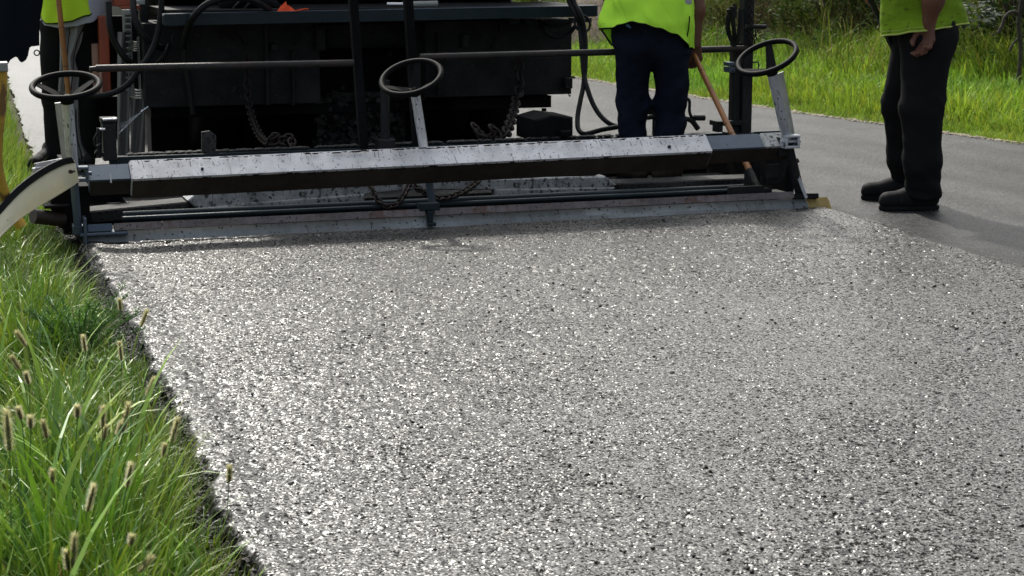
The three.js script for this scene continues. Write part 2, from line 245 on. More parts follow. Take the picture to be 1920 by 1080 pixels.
mat.beamBrown = matte(0.4, { map: dirty(34, [0.035, 0.029, 0.022], { specks: 500, smax: 4, mott: 0.6 }), roughness: 0.55 });
mat.binding = cloth([0.008, 0.008, 0.009]);
mat.trim = cloth([0.42, 0.50, 0.12]);
mat.boot = clothMap(26, [0.035, 0.025, 0.016], { mott: 0.6, specks: 900, smax: 5, size: 512 }, { roughness: 0.65 });
mat.shoe = clothMap(27, [0.010, 0.010, 0.010], { mott: 0.6, specks: 500, smax: 3, speck: [0.04, 0.038, 0.035], size: 512 }, { roughness: 0.75, specularIntensity: 0.35 });

// ---------- roads and ground ----------
const interp = (pts, z) => { if (z >= pts[0][1]) { const [a, b] = [pts[0], pts[1]]; return a[0] + (z - a[1]) * (b[0] - a[0]) / (b[1] - a[1]); } for (let i = 1; i < pts.length; i++) if (z >= pts[i][1]) { const a = pts[i - 1], b = pts[i]; return lerp(a[0], b[0], (z - a[1]) / (b[1] - a[1])); } const n = pts.length, a = pts[n - 2], b = pts[n - 1]; return b[0] + (z - b[1]) * (b[0] - a[0]) / (b[1] - a[1]); };
const LEFT = [[-0.30, -2.6], [-0.51, -3.31], [-0.67, -3.82], [-0.86, -4.46], [-1.11, -5.26], [-1.38, -6.09], [-1.69, -7.03], [-2.24, -8.65], [-2.75, -10.2], [-3.31, -12.04], [-4.1, -14.67], [-5.3, -18.74], [-7.6, -26], [-12, -40]];
const RIGHT = [[4.7, -7], [3.17, -11.05], [2.11, -13.14], [1.44, -14.67], [0.57, -16.8], [-1.1, -21], [-3.3, -27], [-8, -40]];
const SEAM = [[3.1, -3], [2.5, -5], [1.91, -6.73], [1.67, -7.5], [1.60, -7.8], [1.46, -8.25], [1.3, -8.8]];
const leftX = (z) => interp(LEFT, z), rightX = (z) => interp(RIGHT, z), seamX = (z) => interp(SEAM, z);
function stone(x, z, s) {                                               // one layer of packed stones: [height 0..1, tone 0..1]
  const gx = x / s, gz = z / s, i0 = Math.floor(gx), j0 = Math.floor(gz); let b = 9, r = 0;
  for (let j = j0 - 1; j <= j0 + 1; j++) for (let i = i0 - 1; i <= i0 + 1; i++) { const dx = i + hsh(i, j, 1) - gx, dz = j + hsh(i, j, 2) - gz, q = dx * dx + dz * dz; if (q < b) { b = q; r = hsh(i, j, 3); } }
  return [Math.max(0, 1 - b * 1.9), r];
}
const asphaltBump = canvasTex(1024, 1024, (g, w, h) => { const im = g.createImageData(w, h); for (let y = 0; y < h; y++) for (let x = 0; x < w; x++) { const n = 128, s = (a, b, p) => { const u = a * p / w, v = b * p / h, i = Math.floor(u), j = Math.floor(v), q = (c, d) => hsh(((c % p) + p) % p, ((d % p) + p) % p, p); return lerp(lerp(q(i, j), q(i + 1, j), sm(u - i)), lerp(q(i, j + 1), q(i + 1, j + 1), sm(u - i)), sm(v - j)); }, v = 255 * (0.5 * s(x, y, n) + 0.35 * s(x, y, 300) + 0.15 * hsh(x, y, 4)); const o = (y * w + x) * 4; im.data[o] = im.data[o + 1] = im.data[o + 2] = v; im.data[o + 3] = 255; } g.putImageData(im, 0, 0); }, false);
// the packed stones of the fresh mat: each a small tilted facet, with the shade of the voids between painted black into the texture; one tile is 2.6 m
{
  const S = 2048, NC = 640, nrm = new Uint8Array(S * S * 4), col = new Uint8Array(S * S * 4), rsp = new Uint8Array(S * S * 4), K = S / NC;
  const cx = new Float32Array(NC * NC), cy = new Float32Array(NC * NC), rad = new Float32Array(NC * NC), ctx = new Float32Array(NC * NC), cty = new Float32Array(NC * NC), ton = new Float32Array(NC * NC), pit = new Uint8Array(NC * NC), warm = new Float32Array(NC * NC);
  const R = rng(99), pn = (x, y, n, s) => { const u = x * n, v = y * n, i = Math.floor(u), j = Math.floor(v), q = (c, d) => hsh(((c % n) + n) % n, ((d % n) + n) % n, s); return lerp(lerp(q(i, j), q(i + 1, j), sm(u - i)), lerp(q(i, j + 1), q(i + 1, j + 1), sm(u - i)), sm(v - j)); };
  const ga = () => (R() + R() + R() + R() - 2) * 1.05;
  for (let j = 0; j < NC; j++) for (let i = 0; i < NC; i++) {
    const k = j * NC + i, x = i / NC, y = j / NC, patch = sstep(0.42, 0.75, 0.5 * pn(x, y, 5, 3) + 0.3 * pn(x, y, 13, 4) + 0.2 * pn(x, y, 34, 5));
    cx[k] = i + 0.1 + 0.8 * R(); cy[k] = j + 0.1 + 0.8 * R(); rad[k] = 0.5 * R() * R(); ctx[k] = ga() * (0.26 + 0.06 * patch); cty[k] = ga() * (0.26 + 0.06 * patch); ton[k] = 0.042 + 0.12 * Math.pow(R(), 3); warm[k] = R(); pit[k] = R() < 0.19 + 0.08 * patch ? 1 : 0;
    if (R() < 0.012 * (0.5 + 0.9 * patch)) { pit[k] = 1; rad[k] = 0.6 + 0.7 * R(); }
  }
  for (let y = 0; y < S; y++) for (let x = 0; x < S; x++) {
    const gx = (x + 0.5) / K, gy = (y + 0.5) / K, i0 = Math.floor(gx), j0 = Math.floor(gy); let f1 = 9, f2 = 9, b = 0;
    for (let j = j0 - 1; j <= j0 + 1; j++) for (let i = i0 - 1; i <= i0 + 1; i++) { const ii = (i + NC) % NC, jj = (j + NC) % NC, k = jj * NC + ii, dx = cx[k] + i - ii - gx, dy = cy[k] + j - jj - gy, d = Math.sqrt(dx * dx + dy * dy) - rad[k]; if (d < f1) { f2 = f1; f1 = d; b = k; } else if (d < f2) f2 = d; }
    const gap = sstep(0.05, 0.30, f2 - f1), p = pit[b] ? 0.06 : 1, o = (y * S + x) * 4, rnd = hsh(x, y, 7) - 0.5, tx = clamp(ctx[b] + rnd * 0.10, -0.8, 0.8), ty = clamp(cty[b] + (hsh(y, x, 9) - 0.5) * 0.10, -0.8, 0.8), n = 1 / Math.sqrt(tx * tx + ty * ty + 1);
    nrm[o] = 127.5 + 127.5 * tx * n; nrm[o + 1] = 127.5 + 127.5 * ty * n; nrm[o + 2] = 127.5 + 127.5 * n; nrm[o + 3] = 255;
    const t = (pit[b] ? 0.010 : ton[b]) * lerp(0.3, 1, gap); col[o] = lin2s(t * 1.03); col[o + 1] = lin2s(t); col[o + 2] = lin2s(t * (1.0 - 0.06 * warm[b])); col[o + 3] = 255;
    rsp[o] = 255; rsp[o + 1] = 255 * (pit[b] ? 0.8 : lerp(0.5, 0.25 + 0.14 * warm[b], gap)); rsp[o + 2] = 0; rsp[o + 3] = 255 * lerp(0.2, 1, gap) * p;
  }
  const T = (d, srgb) => { const t = new THREE.DataTexture(d, S, S, THREE.RGBAFormat); t.wrapS = t.wrapT = THREE.RepeatWrapping; t.magFilter = t.minFilter = THREE.LinearFilter; t.repeat.set(1 / 2.6, 1 / 2.6); if (srgb) t.colorSpace = THREE.SRGBColorSpace; t.needsUpdate = true; return t; };
  const rs = T(rsp); mat.roadGrain = T(nrm);
  mat.fresh = phys({ vertexColors: true, color: 0xffffff, map: T(col, true), normalMap: T(nrm), roughness: 1, roughnessMap: rs, ior: 1.7, specularIntensity: 1, specularIntensityMap: rs });
}
{
  // fine sheet of the fresh mat with its real unevenness
  const zs = []; for (let z = -2.95; z > -8.75;) { zs.push(z); z -= clamp(0.0066 * (z / 3.2) ** 2, 0.006, 0.013); }
  const NX = 460, pos = [], col = [], uv = [], idx = [], under = [];
  for (const z of zs) {
    const xl = leftX(z) - 0.15, half = -z * 0.292 + 0.14, xr = Math.min(seamX(z) + 0.03, half);
    for (let i = 0; i <= NX; i++) {
      const x = lerp(xl, xr, i / NX), e = x - leftX(z) + 0.045 * (fbm(x * 3 + 9, z * 3, 3) - 0.5) + 0.03 * (vn(x * 25, z * 25) - 0.5), se = seamX(z) - x + 0.03 * (vn(x * 12 + 5, z * 12) - 0.5);
      const xa = x * 0.93 + z * 0.36, za = z * 0.93 - x * 0.36, [h2, r2] = stone(xa, za, 0.017), big = fbm(xa * 1.3, za * 1.3, 3) - 0.5, mid = fbm(xa * 9, za * 5 + 4, 3) - 0.5;
      const open = sstep(0.42, 0.66, fbm(xa * 2.3 + 31.4, za * 0.9 + 8.2, 4)) * 0.9 + sstep(1.0, 0.1, e) * 0.4;     // coarser, more open texture in drawn-out patches and to the left
      let y = 0.013 + (h2 - 0.5) * (0.0005 + 0.0007 * open) - (r2 < 0.10 * open ? 0.004 : 0) + big * 0.007 + mid * 0.0035;
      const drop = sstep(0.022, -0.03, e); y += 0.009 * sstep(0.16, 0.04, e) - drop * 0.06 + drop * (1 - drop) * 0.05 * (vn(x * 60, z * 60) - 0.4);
      y += -sstep(0.03, -0.03, se) * 0.012;
      const brown = fbm(xa * 1.7 + 7, za * 1.7, 3), dk = (1 - 0.8 * sstep(0.0, 0.4, drop)) * (0.85 + 0.5 * fbm(xa * 3, za * 1.2 + 50, 3)) * (0.8 + 0.5 * sstep(0, 2, e)) * (1 - 0.6 * sstep(0.02, 0.0, Math.abs(se)));  // outer drop darkened: grass shade painted into the colour, along with black crumbs
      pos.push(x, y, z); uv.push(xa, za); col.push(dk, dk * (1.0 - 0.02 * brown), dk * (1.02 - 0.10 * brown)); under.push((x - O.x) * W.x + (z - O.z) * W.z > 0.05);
    }
  }
  for (let j = 0; j < zs.length - 1; j++) for (let i = 0; i < NX; i++) { const a = j * (NX + 1) + i, b = a + 1, c = a + NX + 1, d = c + 1; if (!under[a]) idx.push(a, b, d, a, d, c); }
  const g = new THREE.BufferGeometry(); g.setAttribute('position', new THREE.Float32BufferAttribute(pos, 3)); g.setAttribute('uv', new THREE.Float32BufferAttribute(uv, 2)); g.setAttribute('color', new THREE.Float32BufferAttribute(col, 3)); g.setIndex(idx); g.computeVertexNormals();
  console.log('mat', zs.length, pos.length / 3);
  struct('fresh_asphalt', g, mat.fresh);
  // the same mat, coarser, where it goes on to the right of the frame and behind the camera
  const side = grid(30, 40, (u, v) => { const z = lerp(-2.9, -6.9, v), xl = Math.min(seamX(z) - 0.01, -z * 0.292 + 0.12), x = lerp(xl, seamX(z), u); return V(x, 0.014 + 0.003 * vn(x * 40, z * 40), z); });
  const back = grid(40, 40, (u, v) => { const z = lerp(3, -2.94, v), x = lerp(leftX(z) - 0.03, seamX(z), u); return V(x, 0.014 + 0.003 * vn(x * 40, z * 40), z); });
  for (const q of [side, back]) { const n = q.attributes.position.count; q.setAttribute('color', new THREE.Float32BufferAttribute(new Float32Array(n * 3).fill(1), 3)); const p = q.attributes.position; for (let i = 0; i < n; i++) q.attributes.uv.setXY(i, p.getX(i), p.getZ(i)); }
  struct('asphalt_apron', [side, back], mat.fresh);
}
// the older, smoother road
{
  const zs = []; for (let z = 3; z > -40; z -= z > -20 ? 0.09 : 0.5) zs.push(z);
  const NX = 130, pos = [], col = [], uv = [], idx = [];
  for (const z of zs) {
    const xl = z > -7.3 ? leftX(z) + 0.12 : leftX(z) + 0.04 * vn(z * 8, 4), xr = Math.max(rightX(z), z > -7 ? 4.7 + (z + 7) * -0.1 : -99) + 0.05 * (vn(z * 6, 2) - 0.5);
    for (let i = 0; i <= NX; i++) {
      const x = lerp(xl, xr, i / NX), lat = (i / NX), st = fbm(lat * 26, z * 0.25, 3), p = fbm(x * 1.4, z * 0.8 + 20, 4), t = Math.max(0.012, 0.058 + 0.085 * (st - 0.5) + 0.05 * (p - 0.5) + 0.03 * (fbm(x * 7, z * 5, 3) - 0.5)) * (1 - 0.25 * sstep(0.03, 0, 1 - lat));
      pos.push(x, 0.004 * (fbm(x * 2, z * 2, 2) - 0.5), z); uv.push(x, z); col.push(t, t * 0.995, t * 1.0);
    }
  }
  for (let j = 0; j < zs.length - 1; j++) for (let i = 0; i < NX; i++) { const a = j * (NX + 1) + i, b = a + 1, c = a + NX + 1, d = c + 1; idx.push(a, b, d, a, d, c); }
  const g = new THREE.BufferGeometry(); g.setAttribute('position', new THREE.Float32BufferAttribute(pos, 3)); g.setAttribute('uv', new THREE.Float32BufferAttribute(uv, 2)); g.setAttribute('color', new THREE.Float32BufferAttribute(col, 3)); g.setIndex(idx); g.computeVertexNormals();
  const speck = dirty(31, [0.74, 0.74, 0.73], { mott: 0.5, specks: 20000, smax: 3.4, fine: 1.3, speck: [0.08, 0.08, 0.08], alpha: 0.7 });
  struct('old_road', g, matte(0.33, { vertexColors: true, map: speck, roughness: 0.48, normalMap: mat.roadGrain, normalScale: new THREE.Vector2(1.0, 1.0) }));
}
// verge on the left, bank on the right, land beyond
const soil = std({ map: dirty(32, [0.06, 0.055, 0.028], { mott: 0.6, specks: 4000, smax: 6, speck: [0.03, 0.02, 0.012] }), roughness: 0.95, bumpMap: bumpTex, bumpScale: 0.01 });
const vergeY = (x, z) => { const q = leftX(z) - x; return -0.045 - 0.05 * sstep(0, 0.6, q) + 0.05 * (fbm(x * 2, z * 2, 3) - 0.5) + 0.02 * q * sstep(1, 4, q); };
const bankY = (q, z) => -0.02 + (q > 0 ? 0.02 * Math.sin(q * 2) + 1.75 * sstep(0.3, 6.5, q) + 0.05 * Math.max(0, q - 6) + 0.22 * (fbm(q * 0.9, z * 0.5, 3) - 0.5) * sstep(0.2, 2, q) : 0);
const uvXZ = (g) => { const p = g.attributes.position, u = g.attributes.uv; for (let i = 0; i < p.count; i++) u.setXY(i, p.getX(i), p.getZ(i)); return g; };
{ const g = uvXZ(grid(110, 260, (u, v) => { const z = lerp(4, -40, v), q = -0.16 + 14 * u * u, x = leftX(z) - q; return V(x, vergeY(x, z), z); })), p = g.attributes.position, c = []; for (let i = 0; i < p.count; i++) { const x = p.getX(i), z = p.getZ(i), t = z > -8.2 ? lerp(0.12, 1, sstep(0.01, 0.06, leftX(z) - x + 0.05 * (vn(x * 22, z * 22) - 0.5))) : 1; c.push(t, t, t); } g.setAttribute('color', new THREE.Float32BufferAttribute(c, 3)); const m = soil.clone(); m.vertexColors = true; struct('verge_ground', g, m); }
struct('bank_ground', uvXZ(grid(60, 160, (u, v) => { const z = lerp(2, -40, v), q = -0.1 + 30 * u * u, x = Math.max(rightX(z), z > -7 ? 4.7 + (z + 7) * -0.1 : -99) + q; return V(x, bankY(q, z) + (q < 0 ? -0.01 : 0), z); })), soil);
struct('far_ground', uvXZ(grid(2, 2, (u, v) => V(lerp(-500, 500, u), -0.5, lerp(500, -500, v)))), std({ map: dirty(33, [0.07, 0.09, 0.03], { mott: 0.5, size: 512 }), roughness: 1 }));

// ---------- grass ----------
const leafMat = (o = {}) => phys({ color: 0xffffff, vertexColors: true, roughness: 0.6, specularIntensity: 0.3, transmission: 0.5, thickness: 0, ...o });
function tuft(seed, n, { h = 0.25, hv = 0.5, spread = 0.03, w = 0.007, bend = 0.5, seg = 4, tones = [[1, 1, 1]] }) {
  const R = rng(seed), pos = [], col = [], nor = [], uv = [];
  for (let b = 0; b < n; b++) {
    const a = R() * 6.283, r = Math.sqrt(R()) * spread, x0 = Math.cos(a) * r, z0 = Math.sin(a) * r, dirA = a + (R() - 0.5) * 2.4, L = h * (1 - hv * R()), lean = 0.08 + R() * 0.35, bd = bend * (0.4 + 1.1 * R()), ww = w * (0.6 + 0.7 * R()), dx = Math.cos(dirA), dz = Math.sin(dirA), tone = tones[Math.floor(R() * tones.length)], tv = 0.75 + 0.5 * R(), tw = (R() - 0.5) * 1.4;
    let prev = null, px = x0, py = 0, pz = z0, ang = lean;
    for (let s = 0; s <= seg; s++) {
      const t = s / seg, wid = ww * (t < 0.15 ? 0.7 + 2 * t : Math.pow(1 - t, 0.75) * 1.08) * 0.5, sa = dirA + Math.PI / 2 + tw * t, sx = Math.cos(sa) * wid, sz = Math.sin(sa) * wid;
      const cur = [[px - sx, py, pz - sz], [px + sx, py, pz + sz]];
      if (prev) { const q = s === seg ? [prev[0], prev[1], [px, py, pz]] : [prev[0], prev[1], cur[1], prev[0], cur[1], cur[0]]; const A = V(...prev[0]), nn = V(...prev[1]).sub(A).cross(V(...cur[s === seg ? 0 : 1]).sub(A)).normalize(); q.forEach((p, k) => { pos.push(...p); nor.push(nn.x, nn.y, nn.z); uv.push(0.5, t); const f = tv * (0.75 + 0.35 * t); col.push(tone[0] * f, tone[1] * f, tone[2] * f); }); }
      prev = cur; const st = L / seg; px += dx * Math.sin(ang) * st; py += Math.cos(ang) * st; pz += dz * Math.sin(ang) * st; ang += bd * (0.35 + t) / seg * 2.2;
    }
  }
  const g = new THREE.BufferGeometry(); g.setAttribute('position', new THREE.Float32BufferAttribute(pos, 3)); g.setAttribute('normal', new THREE.Float32BufferAttribute(nor, 3)); g.setAttribute('uv', new THREE.Float32BufferAttribute(uv, 2)); g.setAttribute('color', new THREE.Float32BufferAttribute(col, 3)); return g;
}
const dummy = new THREE.Object3D();
function scatter(name, label, category, geos, material, places) {      // places: [x, y, z, scale, turn, colour]
  const root = new THREE.Group(); root.name = name; tag(root, label, category); root.userData.kind = 'stuff'; scene.add(root);
  geos.forEach((g, k) => {
    const mine = places.filter((_, i) => i % geos.length === k), im = new THREE.InstancedMesh(g, material, mine.length);
    mine.forEach((p, i) => { dummy.position.set(p[0], p[1], p[2]); dummy.rotation.set(p[6] || 0, p[4], p[7] || 0); dummy.scale.setScalar(p[3]); dummy.updateMatrix(); im.setMatrixAt(i, dummy.matrix); im.setColorAt(i, p[5]); });
    im.name = 'tuft'; im.userData.kind = 'stuff'; im.castShadow = im.receiveShadow = true; root.add(im);
  });
}
const G1 = [0.25, 0.44, 0.055], G2 = [0.17, 0.34, 0.048], G3 = [0.31, 0.43, 0.06], G4 = [0.09, 0.20, 0.06], DRY = [0.30, 0.23, 0.10];
{
  const R = rng(11), places = [], lo = [];
  const tones = [G1, G1, G2, G2, G3, G4];
  const broad = [], thin = [], weeds = [];
  for (let i = 0; i < 8600; i++) {                                      // near verge
    const z = -2.5 - 6.2 * Math.pow(R(), 1.25), q = 0.015 + 0.03 * R() + 1.75 * Math.pow(R(), 1.3), x = leftX(z) - q;
    if (x < z * 0.30 - 0.35) continue;
    const s = (0.55 + 0.75 * R()) * (0.4 + 0.6 * sstep(0.0, 0.30, q)) * (z < -6.0 ? 0.75 : 0.95) * (0.7 + 0.6 * fbm(x * 2.4, z * 2.4, 2));
    const c = 0.75 + 0.5 * R(), y = 0.9 + 0.4 * fbm(x * 3, z * 3 + 7, 2); if (fbm(x * 5 + 3, z * 5, 2) < 0.36) continue; places.push([x, vergeY(x, z) - 0.01, z, s, R() * 6.28, lc(c * y, c, c * 0.9)]);
    if (R() < 0.10) broad.push([x, vergeY(x, z) - 0.01, z, s * (0.8 + 0.5 * R()), R() * 6.28, lc(c * y * 1.1, c * 1.1, c)]);
    if (R() < 0.22) R() < 0.6 && thin.push([x, vergeY(x, z) - 0.01, z, (0.5 + 0.8 * R()) * Math.min(1, s + 0.2), R() * 6.28, lc(c, c, c)]);
    if (R() < 0.035 && q > 0.15) weeds.push([x, vergeY(x, z), z, 0.4 + 0.5 * R(), R() * 6.28, lc(c, c, c)]);
  }
  const geos = [1, 2, 3, 4, 5, 6, 7, 8].map((k) => tuft(k * 13, 9, { h: 0.27, hv: 0.55, spread: 0.045, w: 0.0068 + 0.0016 * (k % 3), bend: 0.36 + 0.14 * (k % 4), seg: 5, tones: k === 8 ? [G3, DRY, G1, [0.16, 0.11, 0.05]] : k === 4 ? [G3, G3, G1] : tones }));
  scatter('verge_grass', 'bright green grass on the verge beside the wet edge of the fresh asphalt', 'grass', geos, leafMat({ roughness: 0.45, specularIntensity: 0.5 }), places);
  scatter('broad_grass', 'broad pale-backed blades of grass arching over the near verge', 'grass', [71, 72, 73, 74].map((k) => tuft(k, 5, { h: 0.34, hv: 0.5, spread: 0.03, w: 0.0135, bend: 0.85, seg: 7, tones: [G1, G3, G2, [0.16, 0.30, 0.10]] })), leafMat({ roughness: 0.4, specularIntensity: 0.7 }), broad);
  scatter('dry_verge_grass', 'thin dry straw and seed stalks mixed into the near verge', 'grass', [75, 76, 77].map((k) => tuft(k, 9, { h: 0.22, hv: 0.7, spread: 0.06, w: 0.004, bend: 0.9, seg: 5, tones: [DRY, [0.20, 0.14, 0.06], [0.10, 0.07, 0.04], [0.28, 0.27, 0.10]] })), leafMat(), thin);
  scatter('verge_weeds', 'small leafy weeds low among the grass of the near verge', 'weeds', [81, 82, 83].map((k) => leafClump(k, 60, 0.12, 0.16, 0.03, [[0.09, 0.20, 0.03], [0.14, 0.27, 0.04], [0.06, 0.13, 0.03]])), leafMat(), weeds);
  for (let i = 0; i < 2600; i++) { const z = -8 - 22 * Math.pow(R(), 1.6), q = 0.05 + 3.2 * R() * R(), x = leftX(z) - q; const c = 0.8 + 0.4 * R(); lo.push([x, vergeY(x, z) - 0.01, z, (0.7 + 0.7 * R()) * (0.5 + 0.5 * sstep(0, 0.4, q)), R() * 6.28, lc(c * (0.95 + 0.4 * R()), c, c)]); }
  scatter('shoulder_grass', 'sunlit grass along the left shoulder of the road ahead of the spreader', 'grass', [21, 22, 23, 24].map((k) => tuft(k, 12, { h: 0.30, spread: 0.07, w: 0.011, bend: 0.5, tones: [G1, G3, G1] })), leafMat(), lo);
}
{
  const R = rng(12), shortP = [], tallP = [], dryP = [], weedP = [], grit = [];
  for (let i = 0; i < 60000; i++) {
    const z = -9.5 - 22 * Math.pow(R(), 1.2), q = 0.02 + 9 * Math.pow(R(), 1.35), x = rightX(z) + q;
    if (x < z * 0.02 - 1.6 || x > -z * 0.30 + 0.6) continue;
    const y = bankY(q, z), n = fbm(q * 0.8 + 3, z * 0.55, 3), n2 = fbm(q * 1.5 + 13, z * 1.1 + 5, 3), c = 0.75 + 0.5 * R();
    if (q < 1.5 + 1.7 * n && R() < 0.8) shortP.push([x, y - 0.01, z, (0.5 + 0.8 * R()) * (0.35 + 0.65 * sstep(0.05, 0.7, q)) * (0.6 + 0.8 * n2), R() * 6.28, lc(c * 1.15 * (0.85 + 0.6 * n2), c * 1.15, c)]);
    else if (q > 1.3 && n2 > 0.45 && R() < 0.36) tallP.push([x, y - 0.02, z, (0.55 + 0.7 * R()) * (0.6 + 0.6 * n), R() * 6.28, lc(c * (0.8 + 0.5 * n), c, c)]);
    else if (q > 1.5 && n2 < 0.52 && R() < 0.2) dryP.push([x, y - 0.02, z, 0.5 + 0.7 * R(), R() * 6.28, lc(c, c * (0.85 + 0.3 * R()), c)]);
    else if (q > 1.6 && n > 0.43 && R() < 0.16) weedP.push([x, y, z, 0.5 + 0.7 * R(), R() * 6.28, lc(c, c, c)]);
  }
  console.log('bank', shortP.length, tallP.length, dryP.length, weedP.length);
  scatter('bank_grass', 'short bright green grass at the foot of the bank along the right road edge', 'grass', [31, 32, 33, 34, 35].map((k) => tuft(k, 17, { h: 0.19, hv: 0.6, spread: 0.11, w: 0.011, bend: 0.75, tones: [G1, G2, G1, G3] })), leafMat(), shortP);
  scatter('tall_bank_grass', 'tall arching yellow-green grass up the slope of the bank', 'grass', [41, 42, 43, 44, 45].map((k) => tuft(k, 18, { h: 0.68, hv: 0.65, spread: 0.12, w: 0.012, bend: 1.25, seg: 6, tones: [[0.19, 0.29, 0.03], [0.23, 0.31, 0.04], [0.12, 0.22, 0.025], [0.24, 0.25, 0.06]] })), leafMat({ specularIntensity: 0.12 }), tallP);
  scatter('dry_grass', 'dry straw-coloured grass stalks among the weeds on the bank', 'grass', [51, 52, 53].map((k) => tuft(k, 16, { h: 0.7, hv: 0.6, spread: 0.12, w: 0.006, bend: 0.9, seg: 5, tones: [[0.17, 0.135, 0.06], [0.11, 0.09, 0.04], [0.21, 0.17, 0.08], [0.06, 0.055, 0.025]] })), leafMat({ specularIntensity: 0.08 }), dryP);
  scatter('broadleaf_weeds', 'dark green broad-leaved weeds growing on the bank', 'weeds', [61, 62, 63, 64].map((k) => leafClump(k, 70, 0.26, 0.30, 0.055, [[0.035, 0.085, 0.018], [0.06, 0.13, 0.02], [0.025, 0.06, 0.015]])), leafMat({ specularIntensity: 0.1 }), weedP);
}
function leafClump(seed, n, rad, hgt, size, tones) {                    // many small pointed leaves spread through a volume
  const R = rng(seed), pos = [], nor = [], col = [], uv = [];
  for (let i = 0; i < n; i++) {
    const a = R() * 6.283, r = rad * Math.sqrt(R()) * (0.4 + 0.6 * R()), c = V(Math.cos(a) * r, hgt * (0.05 + 0.95 * R()) * (1 - 0.5 * (r / rad) ** 2), Math.sin(a) * r), d = V(Math.cos(a + (R() - 0.5) * 2), (R() - 0.35) * 0.9, Math.sin(a + (R() - 0.5) * 2)).normalize(), s = V(-d.z, (R() - 0.5) * 0.7, d.x).normalize(), L = size * (0.6 + 0.8 * R()), w = L * 0.28, t = tones[Math.floor(R() * tones.length)], f = 0.7 + 0.6 * R();
    const p0 = c, p1 = c.clone().addScaledVector(d, L * 0.45).addScaledVector(s, w), p2 = c.clone().addScaledVector(d, L).add(V(0, -L * 0.2, 0)), p3 = c.clone().addScaledVector(d, L * 0.45).addScaledVector(s, -w), nn = p1.clone().sub(p0).cross(p2.clone().sub(p0)).normalize();
    for (const p of [p0, p1, p2, p0, p2, p3]) { pos.push(p.x, p.y, p.z); nor.push(nn.x, nn.y, nn.z); uv.push(0, 0); col.push(t[0] * f, t[1] * f, t[2] * f); }
  }
  const g = new THREE.BufferGeometry(); g.setAttribute('position', new THREE.Float32BufferAttribute(pos, 3)); g.setAttribute('normal', new THREE.Float32BufferAttribute(nor, 3)); g.setAttribute('uv', new THREE.Float32BufferAttribute(uv, 2)); g.setAttribute('color', new THREE.Float32BufferAttribute(col, 3)); return g;
}
// loose crumbs of black aggregate on the mat and along its broken edge; gravel along the far kerbless edge
{
  const R = rng(14), P = [], E = [], K = [];
  const lump = (s) => { const g = new THREE.IcosahedronGeometry(1, 1), p = g.attributes.position; for (let i = 0; i < p.count; i++) { const x = p.getX(i), y = p.getY(i), z = p.getZ(i), f = 0.6 + 0.7 * vn(x * 1.6 + s * 9, y * 1.6 + 5, z * 1.6 + 4); p.setXYZ(i, x * f * 1.2, y * f * 0.6, z * f); } g.computeVertexNormals(); return g.toNonIndexed ? g : g; };
  for (let i = 0; i < 1700; i++) { const z = -2.9 - 5.3 * Math.pow(R(), 1.1), xl = leftX(z) + 0.05, xr = Math.min(seamX(z), -z * 0.3 + 0.1), x = lerp(xl, xr, Math.pow(R(), 1.2)); if (fbm(x * 3, z * 2, 3) + 0.3 * (R() - 0.5) < 0.46) continue; const t = 0.6 + 0.6 * R(); P.push([x, 0.0150, z, 0.0020 + 0.0035 * Math.pow(R(), 3), R() * 6.28, lc(t, t, t)]); }
  for (let i = 0; i < 16000; i++) { const z = -2.7 - 6 * R(), q = 0.025 + 0.045 * (R() + R() - 1), x = leftX(z) - q; const t = 0.6 + 0.8 * R(); E.push([x, q < 0 ? 0.012 : -0.025 - 0.2 * q + 0.02 * R(), z, 0.002 + 0.0055 * R() * R(), R() * 6.28, lc(t, t, t)]); }
  for (let i = 0; i < 2600; i++) { const z = -9.5 - 13 * R(), x = rightX(z) + 0.06 * (R() + R() - 0.8); const t = 0.6 + 0.8 * R(); K.push([x, 0.0, z, 0.006 + 0.016 * R() * R(), R() * 6.28, lc(t, t * 0.93, t * 0.8)]); }
  const tar = matte(0.25, { color: lc(0.007, 0.007, 0.007), roughness: 0.5 });
  scatter('loose_aggregate', 'black crumbs of aggregate lying loose on the fresh asphalt', 'aggregate', [lump(1), lump(2), lump(3)], tar, P);
  scatter('edge_crumbs', 'black lumps of asphalt fallen along the broken left edge of the fresh mat', 'aggregate', [lump(4), lump(5), lump(6)], tar, E);
  scatter('edge_gravel', 'pale gravel along the right edge of the old road at the foot of the bank', 'gravel', [lump(7), lump(8)], std({ color: lc(0.24, 0.22, 0.19), roughness: 0.8 }), K);
}

